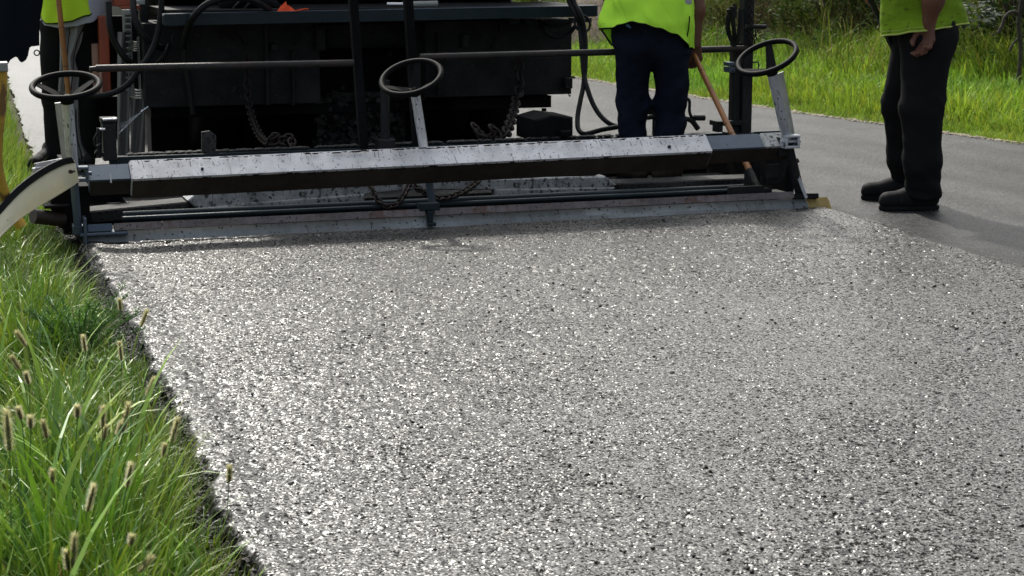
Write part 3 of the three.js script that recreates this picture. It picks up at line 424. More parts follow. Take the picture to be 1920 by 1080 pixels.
// ---------- the spreader box towed behind the machine ----------
const P3 = (list) => list.map(([x, y, w]) => mp(x, y, w));
const spreader = machine('spreader_box', 'long silver and black spreader box with three steering wheels, laying asphalt behind the truck', 'spreader box');
{
  // rubber strike-off strip: curved section that drags towards the camera
  const prof = [[0.050, -0.015], [0.038, -0.004], [0.026, 0.007], [0.012, 0.018], [0.003, 0.026]];    // [height, towards camera]
  const sweep = (x0, x1, wave) => { const f = (off) => grid(90, 4, (u, v) => { const p = prof[Math.round(v * 4)], x = lerp(x0, x1, u); return V(x, p[0] + wave * 0.004 * (vn(x * 3, 3) - 0.5) * v + off * 0.6, p[1] + wave * 0.012 * (vn(x * 2.2, 8) - 0.5) * v - off); }); return [metric(f(0)), metric(f(0.006))]; };
  part('rubber_strip', sweep(0.0, 3.26, 1), mat.strip, spreader);
  part('rubber_strip', sweep(3.262, 3.375, 1), mat.amber, spreader, 'worn amber end of the rubber strip');
  // rusty clamping bars above the strip
  const y0 = 0.056, seg = [[0.0, 0.10], [0.106, 0.30], [0.304, 1.425], [1.465, 3.19]];
  seg.forEach(([a, b], i) => part('clamp_bar', bar(V(a, y0 + 0.018, 0.0 + (i % 2) * 0.002), V(b, y0 + 0.018, 0.0), 0.012, 0.030, -0.35), i === 0 ? mat.steelBlue : mat.rust, spreader));
  part('end_cap', bar(V(3.19, 0.066, -0.005), V(3.315, 0.062, -0.005), 0.03, 0.022, -0.3), mat.rubber, spreader);
  part('hinge_bracket', [box(1.40, 1.49, 0.082, 0.112, 0.01, -0.05), box(1.43, 1.456, 0.03, 0.082, 0.022, 0.0), box(1.425, 1.462, 0.02, 0.034, 0.05, 0.02)], mat.blue, spreader);
  part('end_shoe', [box(-0.03, 0.16, 0.045, 0.058, 0.03, -0.06), box(-0.015, -0.003, -0.0, 0.12, 0.03, -0.5)], mat.steelBlue, spreader);
  // main beam: square tube turned on edge; a bright painted length between bare steel ends
  const beamAt = (x) => V(x, lerp(0.268, 0.292, (x - 0.18) / 2.58), -0.02);
  const diamond = (x0, x1, s, dz = 0, dy = 0) => { const a = beamAt(x0).add(V(0, dy, dz)), b = beamAt(x1).add(V(0, dy, dz)); return bar(a, b, s, s, Math.PI / 4 - 0.1, 0.006); };
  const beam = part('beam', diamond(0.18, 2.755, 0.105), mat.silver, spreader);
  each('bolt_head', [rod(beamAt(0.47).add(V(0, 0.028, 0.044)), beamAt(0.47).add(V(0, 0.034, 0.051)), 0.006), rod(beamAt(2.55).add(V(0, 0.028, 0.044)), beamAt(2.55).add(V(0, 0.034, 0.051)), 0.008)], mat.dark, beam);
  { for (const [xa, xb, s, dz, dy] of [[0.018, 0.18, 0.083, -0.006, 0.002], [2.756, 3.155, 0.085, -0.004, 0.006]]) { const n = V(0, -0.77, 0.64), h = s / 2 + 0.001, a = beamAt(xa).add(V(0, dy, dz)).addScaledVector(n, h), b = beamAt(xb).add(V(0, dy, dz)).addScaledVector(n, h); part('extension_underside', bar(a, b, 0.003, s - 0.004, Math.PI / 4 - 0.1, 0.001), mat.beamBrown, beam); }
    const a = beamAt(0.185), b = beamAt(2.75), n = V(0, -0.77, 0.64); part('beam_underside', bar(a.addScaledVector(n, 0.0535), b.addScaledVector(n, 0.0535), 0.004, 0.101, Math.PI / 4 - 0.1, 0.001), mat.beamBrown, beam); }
  { const Rb = rng(15), tk = []; for (let i = 0; i < 230; i++) { const x = 0.2 + 2.53 * Rb(), f = Rb() < 0.7 ? 0.070 + 0.004 * Rb() : 0.0, g = new THREE.IcosahedronGeometry(0.0025 + 0.005 * Rb() * Rb(), 0), c = beamAt(x); g.scale(1.5 + 3 * Rb(), 0.6, 1); if (f) g.translate(c.x, c.y + f - 0.001, c.z + 0.012); else g.translate(c.x, c.y + 0.004 - 0.012 * Rb(), c.z + 0.072); tk.push(metric(g)); } part('caked_tar', tk, mat.darkest, beam).userData.kind = 'stuff'; }
  part('beam_extension', [diamond(0.015, 0.183, 0.083, -0.006, 0.002)], mat.steelBlue, spreader);
  part('beam_extension', [diamond(2.75, 3.02, 0.085, -0.004, 0.006)], mat.steelBlue, spreader);
  part('beam_extension', [diamond(3.02, 3.16, 0.086, -0.004, 0.007)], mat.silverGrimy, spreader, 'tar-stained end of the beam');
  part('weld_seam', [rod(V(0.098, 0.30, 0.03), V(0.099, 0.262, 0.043), 0.003)], mat.silver, spreader);

  // three hand wheels on slanting columns
  function station(hub, wheelC, R, foot, spokesAngles, plateSide) {
    const axis = wheelC.clone().sub(hub).normalize();
    const wheel = part('steering_wheel', [ringTorus(wheelC, axis, R, 0.0125, 56)], mat.wheelRim, spreader);
    const q = new THREE.Quaternion().setFromUnitVectors(V(0, 0, 1), axis);
    for (const a of spokesAngles) {
      const out = V(Math.cos(a), Math.sin(a), 0).applyQuaternion(q), s = new THREE.Shape(); const L = wheelC.clone().addScaledVector(out, R - 0.004).distanceTo(hub);
      s.moveTo(-0.024, 0); s.lineTo(-0.013, L); s.lineTo(0.013, L); s.lineTo(0.024, 0); s.closePath();
      for (let k = 0; k < 3; k++) { const h = new THREE.Path(); h.absarc(0, L * (0.34 + 0.2 * k), 0.0095 - 0.0018 * k, 0, 6.283, true); s.holes.push(h); }
      const g = new THREE.ExtrudeGeometry(s, { depth: 0.003, bevelEnabled: true, bevelSize: 0.001, bevelThickness: 0.001, bevelSegments: 1, curveSegments: 10 });
      const y = wheelC.clone().addScaledVector(out, R - 0.004).sub(hub).normalize(), x = y.clone().cross(axis).normalize(), z = x.clone().cross(y);
      g.applyMatrix4(new THREE.Matrix4().makeBasis(x, y, z)); g.translate(hub.x, hub.y, hub.z); part('spoke', g, mat.wheelRim, wheel);
    }
    part('hub', [rod(hub.clone().addScaledVector(axis, -0.012), hub.clone().addScaledVector(axis, 0.012), 0.026), rod(hub.clone().addScaledVector(axis, 0.012), hub.clone().addScaledVector(axis, 0.02), 0.014, 0.011, 6)], mat.wheelRim, wheel);
    return axis;
  }
  const down = (a, b, t) => a.clone().lerp(b, t);
  const mk = (hx, hy, cx, cy, fx, fy, ww, wf, R, angs, r, tip = 0) => {
    const hub = mp(hx, hy, ww), foot = mp(fx, fy, wf), ax = hub.clone().sub(foot).normalize(), c0 = mp(cx, cy, ww - 0.02), c = hub.clone().addScaledVector(ax, Math.max(0.035, c0.distanceTo(hub) * 0.95)); c.x = lerp(c.x, c0.x, 0.8);
    if (tip) c.add(V(0, 0, tip)); station(hub, c, R, foot, angs); return [hub, foot];
  };
  const [hL, fL] = mk(126, 187, 123, 160, 147, 436, -0.15, 0.02, 0.128, [0.35, 2.75, -1.55], 0.02);
  part('steering_column', [rod(down(hL, fL, 0.51), hL, 0.0225)], mat.galv, spreader);
  part('lower_column', [rod(fL, down(hL, fL, 0.51), 0.0165), rod(fL, down(fL, hL, 0.06), 0.024)], mat.steelBlue, spreader);
  const [hM, fM] = mk(778, 172, 769, 147, 813, 396, 0.10, 0.15, 0.130, [1.3, 3.4, -0.7], 0.02, 0.022);
  part('steering_column', [rod(down(hM, fM, 0.5), hM, 0.0205)], mat.galv, spreader);
  part('lower_column', [rod(fM, down(hM, fM, 0.5), 0.0165)], mat.steelBlue, spreader);
  const [hR, fR] = mk(1447, 134, 1438, 108, 1500, 366, -0.13, 0.03, 0.133, [1.42, 3.5, -0.65], 0.02);
  part('steering_column', [rod(down(hR, fR, 0.53), hR, 0.0235)], mat.galv, spreader);
  part('lower_column', [rod(fR, down(hR, fR, 0.53), 0.021)], mat.dark, spreader);
  // drilled adjusting plates beside the outer columns
  const plate = (a, b, w, n, name) => { const L = a.distanceTo(b), s = new THREE.Shape([[0, 0], [w, 0], [w, L], [0, L]].map((p) => new THREE.Vector2(...p))); for (let k = 0; k < n; k++) { const h = new THREE.Path(); h.absarc(w * 0.6, L * (0.1 + 0.8 * k / (n - 1)), 0.0065, 0, 6.28, true); s.holes.push(h); } const g = metric(new THREE.ExtrudeGeometry(s, { depth: 0.006, bevelEnabled: true, bevelSize: 0.001, bevelThickness: 0.001, bevelSegments: 1 })), y = b.clone().sub(a).normalize(), x = V(1, 0, 0).addScaledVector(y, -y.x).normalize(), z = x.clone().cross(y); g.applyMatrix4(new THREE.Matrix4().makeBasis(x, y, z)); g.translate(a.x, a.y, a.z); part('drilled_plate', g, mat.grey, spreader); };
  plate(mp(117, 302, 0.03), mp(103, 193, -0.05), 0.032, 4); plate(mp(1480, 262, 0.02), mp(1457, 138, -0.05), 0.028, 4);
  const clampAt = (px, py, w, m) => { const c = mp(px, py, w); part('column_clamp', [box(c.x - 0.036, c.x + 0.036, c.y - 0.03, c.y - 0.018, c.z - 0.035, c.z + 0.03), box(c.x - 0.036, c.x + 0.036, c.y + 0.018, c.y + 0.03, c.z - 0.035, c.z + 0.03), box(c.x - 0.036, c.x - 0.024, c.y - 0.017, c.y + 0.017, c.z - 0.035, c.z + 0.03), box(c.x + 0.024, c.x + 0.036, c.y - 0.017, c.y + 0.017, c.z - 0.035, c.z + 0.03), rod(V(c.x - 0.05, c.y, c.z), V(c.x + 0.05, c.y, c.z), 0.008)], m, spreader); };
  clampAt(1482, 265, -0.06, mat.galv); clampAt(148, 326, -0.06, mat.steelBlue);
  // adjusting screw and end brackets on the right
  const s0 = mp(1492, 303, 0.02), s1 = mp(1507, 368, 0.01); const scr = []; for (let k = 0; k < 26; k++) { const p = down(s0, s1, k / 26), q = down(s0, s1, (k + 0.55) / 26); scr.push(rod(p, q, 0.0085)); } part('adjusting_screw', [rod(s0, s1, 0.0065), ...scr, rod(mp(1496, 300, 0.02), mp(1490, 304, 0.02), 0.012)], mat.chain, spreader);
  part('lock_link', [bar(mp(1484, 300, -0.01), mp(1512, 372, -0.01), 0.008, 0.014)], mat.galv, spreader);
  part('end_bracket', [poly([mp(1432, 297, 0.12), mp(1476, 290, 0.12), mp(1462, 336, 0.12), mp(1452, 343, 0.12), mp(1440, 343, 0.12)].map((p) => p), 0.10, 0.16), box(mp(1434, 305, 0.1).x, mp(1456, 305, 0.1).x, mp(1450, 333, 0.1).y, mp(1450, 306, 0.1).y, -0.09, -0.07), rod(mp(1436, 312, 0.08), mp(1436, 328, 0.08), 0.005)], mat.dark, spreader);
  each('end_post', [pbox(1412, 288, 1427, 362, 0.22, 0.32), pbox(1462, 258, 1490, 292, -0.03, 0.1)], mat.dark, spreader);
  part('foot_plate', [box(3.0, 3.2, 0.05, 0.075, -0.06, -0.2), box(3.05, 3.12, 0.075, 0.095, -0.08, -0.14)], mat.dark, spreader);
  // slab of tar-caked tampers behind the strip: a dark extension each side, a brighter hexagon-ended middle, two short boards
  const mid = (x0, y0, x1, y1, w) => [mp(x0, y0, w), mp(x1, y1, w)];
  const slab = (name, pts, w, th, m, label) => part(name, poly(pts.map(([x, y]) => mp(x, y, w)), w, w + th, 0.006), m, spreader, label);
  slab('side_screed', [[170, 398], [356, 380], [366, 392], [372, 399], [172, 417]], 0.44, 0.14, mat.grime, 'tar-caked left extension of the screed');
  slab('side_screed', [[1148, 346], [1425, 335], [1432, 352], [1145, 366]], 0.44, 0.14, mat.grime, 'tar-caked right extension of the screed');
  slab('main_screed', [[355, 376], [372, 363], [490, 354], [690, 345], [760, 341], [1135, 333], [1152, 346], [1136, 353], [760, 354], [690, 362], [490, 378], [436, 384], [372, 391]], 0.40, 0.2, mat.silverGrimy);
  slab('screed_board', [[372, 393], [436, 386], [436, 399], [374, 402]], 0.38, 0.05, mat.silverGrimy); slab('screed_board', [[438, 385], [680, 366], [681, 381], [440, 400]], 0.385, 0.05, mat.silverGrimy); slab('screed_board', [[930, 357], [1040, 355], [1150, 353], [1140, 366], [930, 371]], 0.385, 0.05, mat.silverGrimy);
  part('screed_deck', [pbox(380, 340, 1120, 344, 0.42, 0.6), pbox(172, 398, 1430, 428, 0.6, 0.66)], mat.grime, spreader);
  each('spray_bar', [rod(mp(230, 411, 0.2), mp(1400, 357, 0.2), 0.012), rod(mp(230, 404, 0.32), mp(1400, 352, 0.32), 0.018)], mat.blue, spreader);
  part('bedding_slurry', [grid(120, 20, (u, v) => { const x = lerp(0.02, 3.2, u), z = lerp(-0.06, -1.1, v); return V(x, 0.012 + 0.03 * fbm(x * 9, z * 9, 3), z); })], mat.darkest, spreader);
  // frame behind
  each('rear_rail', [bar(mp(205, 304, 1.1), mp(1466, 252, 1.1), 0.05, 0.045), bar(mp(222, 300, 0.95), mp(1415, 258, 0.95), 0.02, 0.03)], mat.blue, spreader);
  each('front_rail', [rod(mp(183, 322, 0.85), mp(215, 320, 0.85), 0.02), rod(mp(213, 305, 1.25), mp(800, 280, 1.25), 0.016)], mat.silverGrimy, spreader);
  part('rear_plate', box(0.04, 3.26, 0.02, 0.2, -1.12, -1.14), mat.darkest, spreader);
  each('walk_plank', [box(0.25, 3.27, 0.03, 0.056, -0.66, -1.02), box(2.9, 3.66, 0.195, 0.222, -1.06, -1.30)], mat.grime, spreader);
  const gr = [], Rg = rng(8); for (let i = 0; i < 260; i++) { const g = new THREE.IcosahedronGeometry(0.006 + 0.014 * Rg(), 0); g.scale(1 + Rg() * 1.5, 0.5, 1); g.translate(3.0 + 0.62 * Rg(), 0.224 + 0.01 * Rg(), -1.08 - 0.2 * Rg()); gr.push(metric(g)); } for (let i = 0; i < 360; i++) { const x = 0.3 + 2.5 * Rg(), g = new THREE.IcosahedronGeometry(0.005 + 0.012 * Rg(), 0); g.scale(1.4, 0.6, 1); g.translate(x, lerp(0.245, 0.258, x / 3.4), -1.1 + 0.025 * (Rg() - 0.5)); gr.push(metric(g)); }
  part('caked_asphalt', gr, mat.grime, spreader).userData.kind = 'stuff';
  each('side_frame', [box(-0.02, 0.02, 0.02, 0.24, -0.06, -1.25), box(3.28, 3.32, 0.02, 0.19, -0.25, -1.25)], mat.darkest, spreader);
  // pipe hand rails and the upright posts
  part('hand_rail', [rod(mp(180, 128.5, 0.9), mp(663, 118, 0.9), 0.0165), rod(mp(168, 130, 0.9), mp(181, 128.5, 0.9), 0.012)], mat.pipe, spreader);
  part('hand_rail', [rod(mp(788, 107, 0.9), mp(1400, 91, 0.9), 0.0165)], mat.pipe, spreader);
  const up = (a, b, w, h) => bar(a, b.clone().add(b.clone().sub(a).multiplyScalar(0.35)), w, h);
  part('post', [up(mp(682, 280, 0.95), mp(662, 0, 0.95), 0.040, 0.04)], mat.darkest, spreader);
  part('post', [up(mp(782, 272, 1.0), mp(765, 0, 1.0), 0.044, 0.04)], mat.darkest, spreader);
  part('pipe_stand', [rod(mp(722, 262, 0.9), mp(722, 150, 0.9), 0.022), box(mp(706, 255, 0.9).x, mp(738, 255, 0.9).x, 0.22, 0.30, -0.86, -0.94), rod(mp(724, 178, 0.86), mp(727, 206, 0.86), 0.004)], mat.dark, spreader);
  part('upright_plate', [poly([mp(380, 298, 1.0), mp(403, 298, 1.0), mp(404, 255, 1.0), mp(393, 247, 1.0), mp(380, 249, 1.0)], 1.0, 1.02)], mat.grime, spreader);
  part('valve_block', [pbox(194, 232, 219, 302, 0.9, 1.0), pbox(190, 222, 221, 231, 0.9, 1.0), rod(mp(186, 296, 0.93), mp(186, 240, 0.93), 0.012), rod(mp(178, 285, 0.93), mp(200, 292, 0.93), 0.01)], mat.dark, spreader);
  each('valve_pin', [rod(mp(193, 224.5, 0.88), mp(219, 223, 0.88), 0.006), rod(mp(187, 242.5, 0.88), mp(197, 242.5, 0.88), 0.006)], mat.chrome, spreader);
  part('valve_hose', [tube(P3([[183, 250, 0.9], [177, 262, 0.9], [180, 275, 0.9], [190, 270, 0.9]]), 0.006)], mat.hose, spreader);
  // tall telescoping mast at the right
  each('mast', [pbox(1394, -60, 1413, 258, 0.9, 0.96), pbox(1374, 80, 1389, 255, 0.92, 0.97)], mat.dark, spreader);
  part('mast_base', [pbox(1345, 227, 1396, 236, 0.9, 1.0), pbox(1346, 228, 1356, 248, 0.9, 0.97), pbox(1372, 250, 1415, 256, 0.88, 1.0)], mat.dark, spreader);
  each('mast_clamp', [pbox(1367, 117, 1379, 124, 0.88, 0.95), pbox(1367, 126, 1379, 136, 0.88, 0.95)], mat.steelBlue, spreader);
  part('mast_pin', [rod(mp(1398, 50, 0.88), mp(1436, 50, 0.88), 0.011), tube(P3([[1412, 117, 0.88], [1421, 117, 0.88], [1421, 131, 0.88], [1412, 131, 0.88]]), 0.004)], mat.dark, spreader);
  const lk = []; for (let k = 0; k < 12; k++) { const p = mp(1408, -8 + 8 * k, 0.88); lk.push(ringTorus(p, k % 2 ? V(1, 0, 0.2) : V(0.2, 0, 1), 0.011, 0.004, 12)); } for (let k = 0; k < 4; k++) lk.push(ringTorus(mp(1418 - k, 58 + 7 * k, 0.86), k % 2 ? V(1, 0, 0.3) : V(0.3, 0, 1), 0.009, 0.003, 12)); part('mast_chain', lk, mat.chain, spreader);
  each('mast_hose', [tube(P3([[1372, 14, 0.9], [1365, 35, 0.9], [1366, 60, 0.9], [1375, 82, 0.9], [1383, 100, 0.9]]), 0.012), tube(P3([[1378, 8, 0.88], [1374, 30, 0.88], [1376, 55, 0.88], [1379, 82, 0.9]]), 0.011), tube(P3([[1390, 20, 0.88], [1387, 45, 0.88], [1383, 80, 0.88]]), 0.010)], mat.hose, spreader);
  each('hose_fitting', [rod(mp(1370, 40, 0.9), mp(1368, 17, 0.9), 0.015), rod(mp(1388, 40, 0.88), mp(1390, 17, 0.88), 0.014), rod(mp(1377, 34, 0.87), mp(1377, 12, 0.87), 0.013)], mat.dark, spreader);
  // crank valve and motor box on the frame
  part('crank', [tube(P3([[1284, 183, 1.2], [1292, 188, 1.2], [1293, 210, 1.2], [1297, 219, 1.2], [1304, 221, 1.2]]), 0.008), rod(mp(1302, 221, 1.2), mp(1321, 221, 1.2), 0.015), pbox(1278, 178, 1288, 200, 1.2, 1.26), tube(P3([[1282, 222, 1.2], [1296, 226, 1.2], [1309, 242, 1.2]]), 0.014), pbox(1216, 198, 1232, 215, 1.15, 1.2), rod(mp(1212, 221, 1.15), mp(1226, 219, 1.15), 0.012), rod(mp(1226, 205, 1.15), mp(1225, 256, 1.15), 0.007)], mat.dark, spreader);
  part('motor_box', [poly([[1004, 262], [1071, 262], [1071, 222], [1034, 218], [1004, 227]].map(([x, y]) => mp(x, y, 1.12)), 1.12, 1.4, 0.008), rod(mp(1003, 248, 1.15), mp(1000, 248, 1.15), 0.02), pbox(1053, 246, 1071, 256, 1.05, 1.12)], mat.darkest, spreader);
}
// cream deflector blade with a black edge, bolted to the left column
const deflector = machine('deflector_blade', 'cream curved plastic deflector blade with black rubber edge on the left column', 'deflector');
{
  const top = [[140, 300], [122, 303], [80, 324], [40, 354], [10, 385], [-40, 445], [-90, 520]], bot = [[148, 339], [140, 345], [100, 370], [60, 394], [30, 415], [-10, 455], [-55, 520]], wv = [-0.14, -0.14, -0.17, -0.22, -0.28, -0.4, -0.55];
  const ct = new THREE.CatmullRomCurve3(top.map((p, i) => mp(p[0], p[1], wv[i]))), cb = new THREE.CatmullRomCurve3(bot.map((p, i) => mp(p[0], p[1], wv[i] - 0.02)));
  const sh = (o) => metric(grid(50, 6, (u, v) => { const a = ct.getPoint(u), b = cb.getPoint(u); return a.lerp(b, v).add(V(0, 0, o + 0.012 * Math.sin(v * 3.14))); }));
  part('blade', [sh(0), sh(-0.006), tube(Array.from({ length: 20 }, (_, i) => cb.getPoint(i / 19).add(V(0, 0, -0.003))), 0.004, 50, 6)], mat.cream, deflector);
  const eg = (o, d) => metric(grid(50, 2, (u, v) => { const a = ct.getPoint(Math.min(1, u)); return a.add(V(lerp(0, -0.012, v), lerp(-0.010, 0.012, v), o + d * v)); }));
  part('black_edge', [eg(0.014, 0), eg(-0.012, 0), metric(grid(50, 1, (u, v) => ct.getPoint(u).add(V(-0.012, 0.012, lerp(0.014, -0.012, v)))))], mat.rubber, deflector);
  part('bolt', [rod(mp(132, 322, -0.2), mp(150, 320, -0.1), 0.004), rod(mp(131, 322, -0.21), mp(134, 322, -0.2), 0.008, 0.008, 6)], mat.chain, deflector);
}
const arm = machine('guard_arm', 'rusty yellow steel arm curving in at the left edge above the grass', 'steel arm');
{
  part('arm', [tube(P3([[2, 132, -0.35], [0, 200, -0.33], [-6, 262, -0.3], [-5, 318, -0.27], [6, 360, -0.24], [22, 395, -0.2], [40, 425, -0.2]]), 0.023, 40, 12)], mat.yellow, arm);
  part('clamp', [pbox(-25, 118, 15, 135, -0.4, -0.3)], mat.grey, arm);
}
const brace = machine('mounting_bracket', 'dark steel bracket and skid shoe behind the cream deflector blade', 'bracket');
{
  part('shoe', [poly([[100, 345], [134, 330], [136, 436], [112, 425], [96, 385]].map(([x, y]) => mp(x, y, 0.06)), 0.06, 0.30), pbox(84, 385, 130, 391, 0.0, 0.1), pbox(118, 345, 150, 440, 0.2, 0.32)], mat.darkest, brace);
  part('arm', [bar(mp(62, 322, 0.0), mp(120, 312, 0.05), 0.02, 0.03), bar(mp(66, 318, 0.02), mp(128, 306, 0.05), 0.008, 0.05)], mat.galv, brace);
  part('roller', [rod(mp(62, 405, 0.0), mp(118, 412, 0.06), 0.03)], mat.pipe, brace, 'rusty brown roller');
}

// ---------- the truck ----------
const truck = machine('paving_truck', 'big black-backed paving truck towing the spreader box along the lane', 'paving truck');
{
  part('rear_panel', [pbox(270, 42, 600, 198, 2.25, 2.7)], mat.dark, truck); part('rear_panel', [pbox(798, 38, 1072, 180, 2.2, 3.3)], mat.dark, truck);
  part('recess', [pbox(596, 30, 800, 290, 2.75, 3.1)], mat.darkest, truck);
  each('recess_frame', [pbox(596, 40, 612, 96, 2.4, 2.7), pbox(612, 44, 795, 88, 2.5, 2.75), pbox(780, 45, 798, 190, 2.3, 2.7), pbox(592, 48, 645, 53, 2.15, 2.3), pbox(593, 53, 610, 95, 2.2, 2.3)], mat.dark, truck);
  each('rib', [rod(mp(617, 89, 2.42), mp(765, 86, 2.42), 0.006), pbox(548, 95, 552, 198, 2.2, 2.26), pbox(822, 60, 826, 180, 2.14, 2.2)], mat.dark, truck);
  each('rib', [pbox(498, 44, 505, 198, 2.2, 2.26), pbox(352, 44, 356, 198, 2.2, 2.26)], mat.dark, truck);
  part('added_back_wall', [pbox(283, 196, 940, 285, 3.2, 3.4), pbox(283, 196, 860, 214, 2.5, 3.2)], mat.darkest, truck);  // added dark wall; blocks light that would show through below the truck
  part('step_box', [pbox(852, 182, 1034, 204, 2.3, 2.6), rod(mp(1020, 203, 2.36), mp(1020, 208, 2.36), 0.014)], mat.darkest, truck);
  part('corner_lug', [pbox(1060, 146, 1074, 166, 2.15, 2.3), tube(P3([[1066, 176, 2.2], [1068, 181, 2.2], [1070, 178, 2.2]]), 0.003, 12, 6)], mat.dark, truck);
  part('catch_hook', [rod(mp(1072, 144, 2.2), mp(1078, 146, 2.2), 0.006)], mat.dark, truck);
  const wheelAt = (x) => { for (const dx of [0, 0.29]) { const prof = [[0.24, -0.12], [0.3, -0.135], [0.46, -0.125], [0.505, -0.09], [0.51, 0], [0.505, 0.09], [0.46, 0.125], [0.3, 0.135], [0.24, 0.12]].map((p) => new THREE.Vector2(...p)), g = metric(new THREE.LatheGeometry(prof, 40)); g.rotateZ(Math.PI / 2); g.translate(x + dx, 0.51, -3.3); const w = part('tyre', g, mat.rubber, truck); const h = metric(new THREE.CylinderGeometry(0.24, 0.24, 0.1, 24)); h.rotateZ(Math.PI / 2); h.translate(x + dx, 0.51, -3.3); part('rim', h, mat.grey, w); } };
  wheelAt(mp(390, 250, 3.3).x); wheelAt(mp(815, 250, 3.3).x);
  for (const [px, w] of [[390, 7.5], [880, 7.5]]) { const x = mp(px, 250, 3.3).x, prof = [[0.24, -0.12], [0.46, -0.125], [0.51, -0.05], [0.51, 0.05], [0.46, 0.125], [0.24, 0.12]].map((p) => new THREE.Vector2(...p)), g = metric(new THREE.LatheGeometry(prof, 32)); g.rotateZ(Math.PI / 2); g.translate(x, 0.51, -w); part('tyre', g, mat.rubber, truck); }
  const x0 = mp(300, 20, 2.4).x, x1 = mp(1068, 20, 2.4).x;
  each('hopper', [box(x0 + 0.03, x1 - 0.03, 0.95, 2.9, -2.6, -6.2, 0.03), box(x0 + 0.12, x1 - 0.12, 0.5, 0.95, -3.4, -8.5), box(x0 + 0.1, x1 - 0.1, 0.95, 2.3, -6.4, -8.6, 0.05)], mat.dark, truck);
  part('deck', [pbox(310, 14, 1108, 26, 1.95, 2.6)], mat.dark, truck);
  const tb = part('cross_beam', [bar(mp(305, 37, 1.8), mp(1118, 20.5, 1.8), 0.06, 0.058, 0, 0.008)], mat.blue, truck);
  part('beam_top', [bar(mp(306, 27, 1.83), mp(1117, 10.5, 1.83), 0.10, 0.006)], mat.steelBlue, tb);
  // dirt-caked outlet with spilled mix
  const spill = [], R = rng(6); for (let i = 0; i < 420; i++) { const g = new THREE.IcosahedronGeometry(0.008 + 0.02 * R(), 0); const p = mp(600 + 160 * R(), 165 + 110 * Math.sqrt(R()), 2.5); g.translate(p.x, p.y, p.z - 0.2 * R()); spill.push(metric(g)); }
  const sp = part('caked_mix', [pbox(612, 172, 760, 285, 2.62, 2.8), ...spill], mat.grime, truck); sp.userData.kind = 'stuff';
  // left flank: orange posts, louvred panel, curtains
  part('orange_post', [pbox(188, 30, 206, 178, 2.5, 2.6)], mat.orange, truck); part('orange_post', [pbox(265, -30, 277, 45, 2.5, 2.6), pbox(269, 45, 278, 110, 2.5, 2.6)], mat.orange, truck);
  each('orange_bracket', [pbox(214, -20, 246, 12, 2.5, 2.6), pbox(228, 12, 246, 17, 2.46, 2.6), pbox(255, 10, 272, 18, 2.46, 2.6)], mat.orange, truck, 'faded orange bracket');
  each('pale_panel', [pbox(174, 82, 186, 178, 2.6, 2.7), pbox(187.5, 130, 192.5, 178, 2.46, 2.5)], mat.pink, truck);
  each('pale_panel', [pbox(255, 0, 272, 9, 2.44, 2.5)], mat.grey, truck);
  const lv = part('louvre_panel', [pbox(233, 18, 249, 180, 2.36, 2.4)], mat.grey, truck);
  for (let k = 0; k < 26; k++) { const y = 27 + k * 5.6; part('slat', [pbox(236, y, 246, y + 2.4, 2.33, 2.36)], k % 2 ? mat.grey : mat.grime, lv); }
  part('radiator_core', [pbox(249, 20, 262, 180, 2.5, 2.55), pbox(206, 30, 236, 178, 2.62, 2.7)], mat.darkest, truck);
  part('radiator_rim', [pbox(261, 70, 264, 186, 2.36, 2.42)], mat.grey, truck);
  for (let k = 0; k < 5; k++) part('chrome_fin', [pbox(251, 78 + k * 4, 262, 80 + k * 4, 2.4, 2.46)], mat.chrome, truck);
  for (let k = 0; k < 4; k++) part('chrome_fin', [pbox(253, 168 + k * 5, 268, 170 + k * 5, 2.35, 2.4)], mat.chrome, truck);
  for (const [a, b, c] of [[220, 243, 1], [245, 272, 2]]) part('splash_curtain', [metric(grid(16, 20, (u, v) => mp(lerp(a, b, u), lerp(c === 1 ? 60 : 185, 292, v), 2.34 + 0.02 * Math.sin(u * 9 + v * 3 + c)).add(V(0, 0, 0)))), metric(grid(16, 20, (u, v) => mp(lerp(a, b, u), lerp(c === 1 ? 60 : 185, 292, v), 2.345 + 0.02 * Math.sin(u * 9 + v * 3 + c))))], mat.sheet, truck);
  part('side_wall', [box(mp(276, 100, 2.4).x - 0.02, mp(276, 100, 2.4).x + 0.02, 0.35, 1.2, -2.45, -6)], mat.dark, truck);
  part('mud_guard', pbox(176, 181, 236, 262, 2.8, 2.9), mat.darkest, truck);
